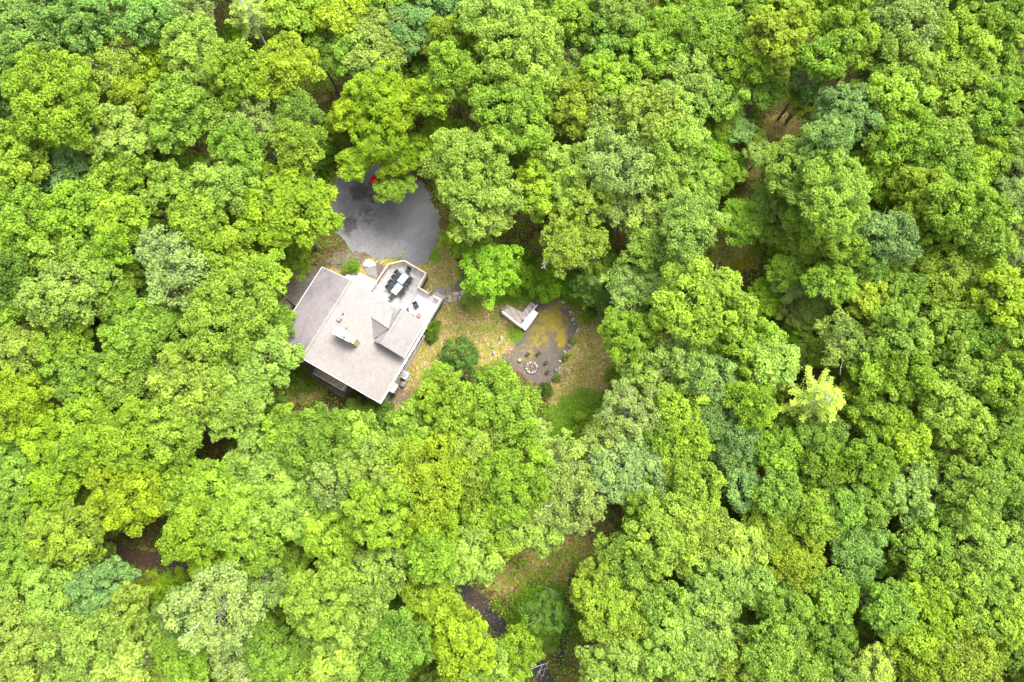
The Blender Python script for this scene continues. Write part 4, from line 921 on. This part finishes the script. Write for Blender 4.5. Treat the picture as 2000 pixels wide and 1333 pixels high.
# low shrubs and understory trees, one by one
for x, y, r, c, kk, lb in [(958, 530, 58, 'V', LO, 'bright green bushy tree between the deck and the stair platform'), (1008, 548, 36, 'V', SH, 'bright green bush directly above the wooden stairs'), (1064, 557, 36, 'V', SH, 'bright yellow green bush above the upper end of the pad'),
     (920, 590, 20, 'K', SH, 'small green bush beside the flagstone path'), (895, 700, 38, 'D', SH, 'dense dark green shrub in the yard right of the house'), (862, 740, 36, 'L', LO, 'lime bush below the dark shrub'), (688, 524, 15, 'G', SH, 'small green shrub beside the entry steps'),
     (848, 640, 14, 'G', SH, 'small shrub against the right side of the deck'), (842, 660, 12, 'D', SH, 'tiny dark shrub by the deck corner in the yard'), (1066, 520, 26, 'G', SH, 'green bush carrying white flowers above the yard'), (1118, 665, 7, 'K', SH, 'pale green tuft beside the edging stones'), (1104, 696, 7, 'K', SH, 'pale green tuft lower beside the edging stones'), (1088, 737, 8, 'K', SH, 'pale green tuft at the lower right of the pad'), (1068, 760, 14, 'D', SH, 'dark shrub at the lower tip of the pad'),
     (1180, 600, 22, 'Y', SH, 'bright bush right of the pad beneath the conifers'), (1458, 440, 44, 'G', LO, 'low green tree below the small litter clearing'), (1405, 300, 34, 'L', LO, 'low lime tree left of the small brown clearings'), (1420, 345, 30, 'G', SH, 'low green bush left of the lower brown clearing'), (1440, 262, 24, 'B', LO, 'small bluish low tree left of the round clearing'),
     (1475, 270, 24, 'K', LO, 'small light green low tree touching the round clearing'), (1560, 610, 40, 'P', LO, 'pale low tree below the mossy clearing'), (1590, 520, 38, 'G', LO, 'low green tree right of the mossy clearing'), (1100, 440, 30, 'G', LO, 'low green tree left above the pale crown'), (860, 1300, 40, 'L', LO, 'low lime tree at the bottom edge left of the driveway'), (1010, 1275, 54, 'L', LO, 'low lime tree between driveway and track'), (1065, 1200, 42, 'D', SP, 'dark thin tree with bare twigs right of the driveway'),
     (300, 1165, 44, 'Y', LO, 'yellow green low tree below the dark gap'), (490, 870, 44, 'G', LO, 'low green tree below the red litter patch at left'), (525, 800, 42, 'G', LO, 'low green tree below the left side of the house'), (700, 805, 30, 'G', SH, 'low green bush below the lowest roof corner'), (745, 815, 28, 'D', SH, 'dark bush below the lowest roof corner at right'), (520, 565, 36, 'L', LO, 'low lime tree left of the paver patio'), (575, 505, 38, 'L', LO, 'low lime tree above the paver patio'),
     (1150, 835, 28, 'L', SH, 'low green growth right of the big lime tree'), (1205, 738, 26, 'L', LO, 'low green tree at the right rim of the yard'), (1165, 595, 26, 'D', SH, 'dark bush at the top rim of the yard'), (620, 290, 44, 'G', SH, 'low mossy green bush left of the gravel lot'), (1420, 390, 0, 'G', SH, ''), (1520, 470, 34, 'G', SH, 'low bush at the right rim of the mossy clearing'), (930, 480, 34, 'G', LO, 'low green tree above the bright bush'), (885, 470, 28, 'Y', SH, 'lime bush right of the gravel lot'),
     (1620, 640, 34, 'V', LO, 'vivid low tree above the bare snag right of centre'), (1540, 660, 32, 'K', LO, 'light low tree left of the sparse grey tree'), (1500, 590, 36, 'V', LO, 'vivid low tree below the mossy clearing'), (1590, 470, 34, 'V', LO, 'vivid low tree right above the mossy clearing'),
     (1330, 250, 34, 'L', SH, 'low lime growth right of the upper middle trees'), (1600, 600, 36, 'P', LO, 'pale low tree in the thinned patch right of centre'), (1510, 640, 30, 'P', SH, 'pale low bush by the brown spot right of the big lime tree'), (1290, 520, 34, 'G', LO, 'low green tree between pale crowns above the yard'), (1240, 500, 26, 'D', SH, 'dark low bush in the shady gap above the yard')]:
    if r < 5: continue
    place(x, y, r*1.05, c, kk, name='shrub' if kk is SH else 'low_tree', cat='shrub' if kk is SH else 'tree', label=lb, group='shrubs and low trees under the forest')

# fill crowns between the listed ones
CLEAR = [YARD, LOT]
GAPS = [(80, 330, 26), (1530, 246, 46), (1468, 335, 30), (1440, 500, 52), (1405, 385, 20), (270, 1090, 60), (435, 880, 38), (590, 770, 62), (635, 170, 40), (1105, 1100, 75), (1000, 1140, 60), (935, 1170, 60), (1080, 1310, 50), (1590, 1160, 30), (1105, 1190, 45), (1140, 820, 70), (1200, 600, 30), (1230, 480, 40), (700, 1080, 26), (1360, 300, 8), (590, 545, 60), (1300, 750, 0), (1060, 480, 60), (620, 290, 25), (1180, 1030, 50), (1590, 560, 20), (700, 700, 190), (880, 520, 70), (1000, 560, 80), (690, 500, 100)]
rf = random.Random(12); cand = 0
for tries in range(9000):
    x = rf.uniform(-45, 2045); y = rf.uniform(-45, 1378); r = rf.uniform(34, 62) if 0 < x < 2000 and 0 < y < 1333 else rf.uniform(50, 75)
    if any(inpoly(x, y, c) or polydist(np.array(x), np.array(y), c) > -r for c in CLEAR): continue
    if any(math.hypot(x-a, y-b) < g+r*.8 for a, b, g in GAPS): continue
    if any(math.hypot(x-a, y-b) < .64*(r+c) for a, b, c, _ in TREES): continue
    near = sorted(TREES, key=lambda t: (t[0]-x)**2+(t[1]-y)**2)[:3]
    code = rf.choice([near[0][3], near[1][3], 'G'])
    place(x, y, r*1.05, code if code not in 'W' else 'K', MD if r > 50 else SM, hk=rf.uniform(.66, .95)); cand += 1
for x, y, r, c in [(1465, 165, 42, 'K'), (1415, 222, 42, 'L'), (1385, 285, 44, 'V'), (1445, 255, 34, 'B'), (1492, 292, 30, 'K'), (1432, 318, 32, 'V'), (1398, 352, 36, 'L'), (1512, 395, 34, 'G'), (1452, 428, 42, 'V'), (1505, 452, 32, 'K'), (1585, 478, 42, 'L'), (1548, 548, 38, 'P'), (1600, 605, 40, 'K'), (1500, 570, 32, 'V'), (1562, 205, 34, 'Y'), (1592, 255, 30, 'B'), (1620, 545, 36, 'G')]:
    place(x, y, r, c, SM, hk=.62, name='young_tree', group='young trees of the upper right glade')
low = []
for tries in range(6000):
    x = rf.uniform(0, 2000); y = rf.uniform(0, 1333); r = rf.uniform(28, 42)
    if any(inpoly(x, y, c) or polydist(np.array(x), np.array(y), c) > -r for c in CLEAR): continue
    if any(math.hypot(x-a, y-b) < max(g*.9, 1)+r*.8 for a, b, g in GAPS if g > 0): continue
    if any(math.hypot(x-a, y-b) < c*.80 for a, b, c, _ in TREES) or any(math.hypot(x-a, y-b) < 1.3*r for a, b in low): continue
    if len(low) > 70: break
    low.append((x, y)); n0 = len(TREES)
    place(x, y, r*1.1, rf.choice('GVLK'), LO, name='low_tree', group='shrubs and low trees under the forest'); TREES.pop()
print('low', len(low)); print('trees', len(TREES), 'fill', cand)

def autolabel():
    base = {}
    for o, px, py, r, ds in AUTO:
        d, x, y, n = min((math.hypot(px-x, py-y), x, y, n) for x, y, n in LAND)
        a = math.degrees(math.atan2(-(py-y), px-x)) % 360
        dn = ['right of', 'up and right of', 'above', 'up and left of', 'left of', 'down and left of', 'below', 'down and right of'][int(((a+22.5) % 360)//45)]
        ring = 'close' if d < 130 else 'well' if d < 230 else 'far'
        base.setdefault(f'{ds} tree {ring} {dn} {n}', []).append((px, py, o))
    W5 = ['', '', 'two', 'three', 'four', 'five', 'six', 'seven', 'eight']
    for k, L in base.items():
        if len(L) == 1: L[0][2]['label'] = k; continue
        sx = max(q[0] for q in L)-min(q[0] for q in L); sy = max(q[1] for q in L)-min(q[1] for q in L)
        L.sort(key=lambda q: q[0] if sx > sy else q[1]); e = ('leftmost', 'rightmost', 'middle') if sx > sy else ('topmost', 'lowest', 'middle'); n = len(L)
        for i, q in enumerate(L):
            t = e[0] if i == 0 else e[1] if i == n-1 else ('middle' if n == 3 else ['', 'second', 'third', 'fourth', 'fifth'][i])
            q[2]['label'] = k+', '+t
autolabel()
# woodland going on beyond the listed trees: one mass, instanced on points
hid = bpy.data.collections.new('woodland_source')
for i, k in enumerate([MD[0], MD[2], BG[1], SM[0]]):
    e_ = bpy.data.objects.new('woodland_crown', k['crown']); e_.color = (*PAL['LGKO'[i]], 1); hid.objects.link(e_)
pts = []
for _ in range(4000):
    x = rf.uniform(-95, 95); y = rf.uniform(-60, 100); px, py = PX(x, y, 12)
    if -110 < px < 2110 and -110 < py < 1443: continue
    if any((x-a)**2+(y-b)**2 < 5.2**2 for a, b in pts): continue
    pts.append((x, y))
pm = bpy.data.meshes.new('woodland'); pm.from_pydata([(x, y, 0) for x, y in pts], [], [])
po = link(bpy.data.objects.new('woodland', pm)); po.color = (*PAL['L'], 1); tag(po, 'continuous forest going on beyond the photographed trees', kind='stuff')
ng = bpy.data.node_groups.new('woodland', 'GeometryNodeTree'); ng.interface.new_socket('Geometry', in_out='INPUT', socket_type='NodeSocketGeometry'); ng.interface.new_socket('Geometry', in_out='OUTPUT', socket_type='NodeSocketGeometry')
gi = ng.nodes.new('NodeGroupInput'); go = ng.nodes.new('NodeGroupOutput'); ci = ng.nodes.new('GeometryNodeCollectionInfo'); ci.inputs['Collection'].default_value = hid; ci.inputs['Separate Children'].default_value = True
ip = ng.nodes.new('GeometryNodeInstanceOnPoints'); ip.inputs['Pick Instance'].default_value = True
rv = ng.nodes.new('FunctionNodeRandomValue'); rv.data_type = 'FLOAT_VECTOR'; rv.inputs[0].default_value = (0, 0, 0); rv.inputs[1].default_value = (0, 0, 6.28)
ng.links.new(gi.outputs[0], ip.inputs['Points']); ng.links.new(ci.outputs[0], ip.inputs['Instance']); ng.links.new(rv.outputs[0], ip.inputs['Rotation']); ng.links.new(ip.outputs[0], go.inputs[0])
gmod = po.modifiers.new('woodland', 'NODES'); gmod.node_group = ng

# bare dead branches
def bare(seed, h):
    rng = random.Random(seed); m = MB()
    def br(p, d, L, r, lv):
        e = p+d*L; mid = (p+e)/2+Vector((rng.uniform(-.1, .1), rng.uniform(-.1, .1), 0))*L; m.tube([p, mid, e], [r, r*.8, r*.5], 5, False)
        if lv: 
            for k in range(3): br(mid.lerp(e, k/2), (d+Vector((rng.uniform(-.8, .8), rng.uniform(-.8, .8), rng.uniform(-.1, .5)))).normalized(), L*rng.uniform(.45, .7), r*.5, lv-1)
    br(Vector((0, 0, -.2)), Vector((.1, .1, 1)).normalized(), h*.5, .07, 3)
    me = bpy.data.meshes.new('bare_tree'); me.from_pydata(m.v, [], m.f); me.materials.append(M_DEAD); return me
bm = [bare(3, 9), bare(5, 8)]
for i, (x, y, s, lb) in enumerate([(1045, 1190, .55, 'bare grey dead tree right of the driveway bend'), (1102, 1165, .5, 'bare grey dead tree beside the narrow track'), (1075, 1300, .7, 'bleached white dead snag on the track at the bottom edge'), (1985, 1080, .9, 'bleached bare branches at the right edge low down'), (385, 30, 1.3, 'bare pale branches near the top edge at left'), (1575, 700, .9, 'bare dead snag left of the sparse grey tree'), (1905, 560, 1.3, 'bare leaning snag near the right edge'), (935, 925, 1.5, 'bare grey snag among the lime crowns below the fire pit'), (1660, 1345, 1.3, 'bare white branches at the bottom edge right')]):
    o = link(bpy.data.objects.new('dead_tree', bm[i % 2])); p = P(x, y, 2); o.location = (p.x, p.y, 0); o.scale = (s, s, s); o.rotation_euler = (random.uniform(-.25, .25), random.uniform(-.25, .25), i*1.3); tag(o, lb, 'dead tree', 'bare dead trees')
# fallen log on the bush with flowers
fl = MB(); c = P(1063, 518, 2.6)
for k in range(34):
    a = random.uniform(0, 6.3); r = random.uniform(0, .7); fl.lathe([(.0, .05), (.09, .07), (.06, .12), (.0, .13)], 6, (r*math.cos(a)*.6, r*math.sin(a)+.2*math.sin(3*a), random.uniform(-.2, .25)))
o = fl.build('blossom', M_FLOWER); o.location = c; tag(o, 'cluster of white blossoms on the bush above the yard', 'blossom', kind='stuff')

# ------------------------------------------------------------------ ground cover (uncountable)
def scatter(name, n, dens, zrange, leaf, asp, colr, upw, seed, label, clump=None, area=(-60, 60, -22, 60)):
    rng = np.random.RandomState(seed)
    m = n*6; x = rng.uniform(area[0], area[1], m); y = rng.uniform(area[2], area[3], m); px, py = PXn(x, y)
    keep = rng.rand(m) < dens(x, y, px, py); x = x[keep][:n]; y = y[keep][:n]
    if clump:
        k, sp_ = clump; x = np.repeat(x, k)+rng.normal(size=len(x)*k)*sp_; y = np.repeat(y, k)+rng.normal(size=len(y)*k)*sp_; base = np.repeat(rng.uniform(0, 1, len(x)//k), k)
        d = None
    else: base = rng.uniform(0, 1, len(x))
    z = zrange[0]+rng.rand(len(x))**1.5*(zrange[1]-zrange[0])+undul(x, y)
    N = unit(rng.normal(size=(len(x), 3))*(1-upw)+np.array([0, 0, upw])); L = leaf*rng.uniform(.6, 1.3, len(x))
    V, Q = leaves(np.stack([x, y, z], 1), N, L, L*asp, rng)
    o = link(bpy.data.objects.new(name, npmesh(name, V, Q, colr, np.clip(base*.6+rng.rand(len(x))*.4, 0, 1)))); tag(o, label, None, kind='stuff'); return o
def hardzone(px, py):
    return inpoly(px, py, LOT) | inpoly(px, py, ribbon(DRIVE, 30)) | inpoly(px, py, PAD) | inpoly(px, py, [(628, 515), (700, 520), (738, 500), (840, 520), (870, 585), (800, 720), (745, 790), (560, 700), (520, 600)])
def lm(name, stops, rough=.9):
    m, t, b = newmat(name); t.links.new(ramp(t, attr(t, 'tint').outputs['Fac'], stops), b.inputs['Base Color']); b.inputs['Roughness'].default_value = rough; b.inputs['Specular IOR Level'].default_value = .15; return m
M_LITTER = lm('dry_leaf', [(0, (.06, .026, .012)), (.35, (.13, .062, .026)), (.65, (.20, .12, .055)), (1, (.32, .24, .16))])
def d_lit(x, y, px, py): 
    n = gnoise(x, y, .8, 5)*.5+.5
    return np.where(inpoly(px, py, LOT), .012, np.where(inpoly(px, py, ribbon(DRIVE, 30)), .16, np.where(hardzone(px, py), .03, np.clip(zone('tan', px, py)*1.1*np.clip(n+.3, 0, 1)+.16*n, 0, 1))))
scatter('leaf_litter', 60000, d_lit, (.01, .07), .15, .7, M_LITTER, .6, 1, 'dry tan and rust leaves scattered over yard and forest floor')
M_GR = leafmat('grass_blade', .3)
def d_gr(x, y, px, py):
    n = gnoise(x, y, 1.1, 9)*.5+.5
    return np.where(hardzone(px, py) & ~inpoly(px, py, PAD), .0, np.clip((inpoly(px, py, PAD)*.28+zone('green', px, py)*1.1+soft(px, py, YARD, 10)*.55)*np.clip(n*1.6-.25, 0, 1), 0, 1))
o = scatter('grass', 60000, d_gr, (.02, .14), .17, .28, M_GR, .35, 2, 'short green and yellow grass in the yard'); o.color = (.12, .20, .012, 1)
def d_un(x, y, px, py):
    n = gnoise(x, y, .5, 14)*.5+.5; yd = soft(px, py, YARD, 12)
    base = np.clip(n*1.7-.15, 0, 1)*.75*(1-yd)+zone('green', px, py)*(1-yd*.85)*.9
    brown = np.maximum(blob(px, py, 1530, 246, 46, 27), blob(px, py, 1468, 330, 20, 25))
    return np.where(hardzone(px, py), 0, np.clip(base*(1-brown), 0, 1))
o = scatter('undergrowth', 14000, d_un, (.15, 1.9), .19, .6, M_GR, .55, 3, 'low leafy undergrowth between the trees', clump=(24, .36)); o.color = (.10, .215, .008, 1)
o.location.z = 0
# dry leaves caught on the small gable corner
rng = np.random.RandomState(8); n = 120; cc = np.array([q.x, q.y, 7.0])
V, Q = leaves(cc+rng.normal(size=(n, 3))*np.array([.16, .16, .04])+np.array([0, 0, .12]), unit(rng.normal(size=(n, 3))*.4+np.array([0, 0, 1])), np.full(n, .12), np.full(n, .08), rng)
o = link(bpy.data.objects.new('leaf_pile', npmesh('leaf_pile', V, Q, lm('rust_leaf', [(0, (.25, .09, .04)), (1, (.45, .22, .12))]), rng.rand(n)))); tag(o, 'rust coloured leaf pile caught at the small gable corner', 'leaf pile', kind='stuff')
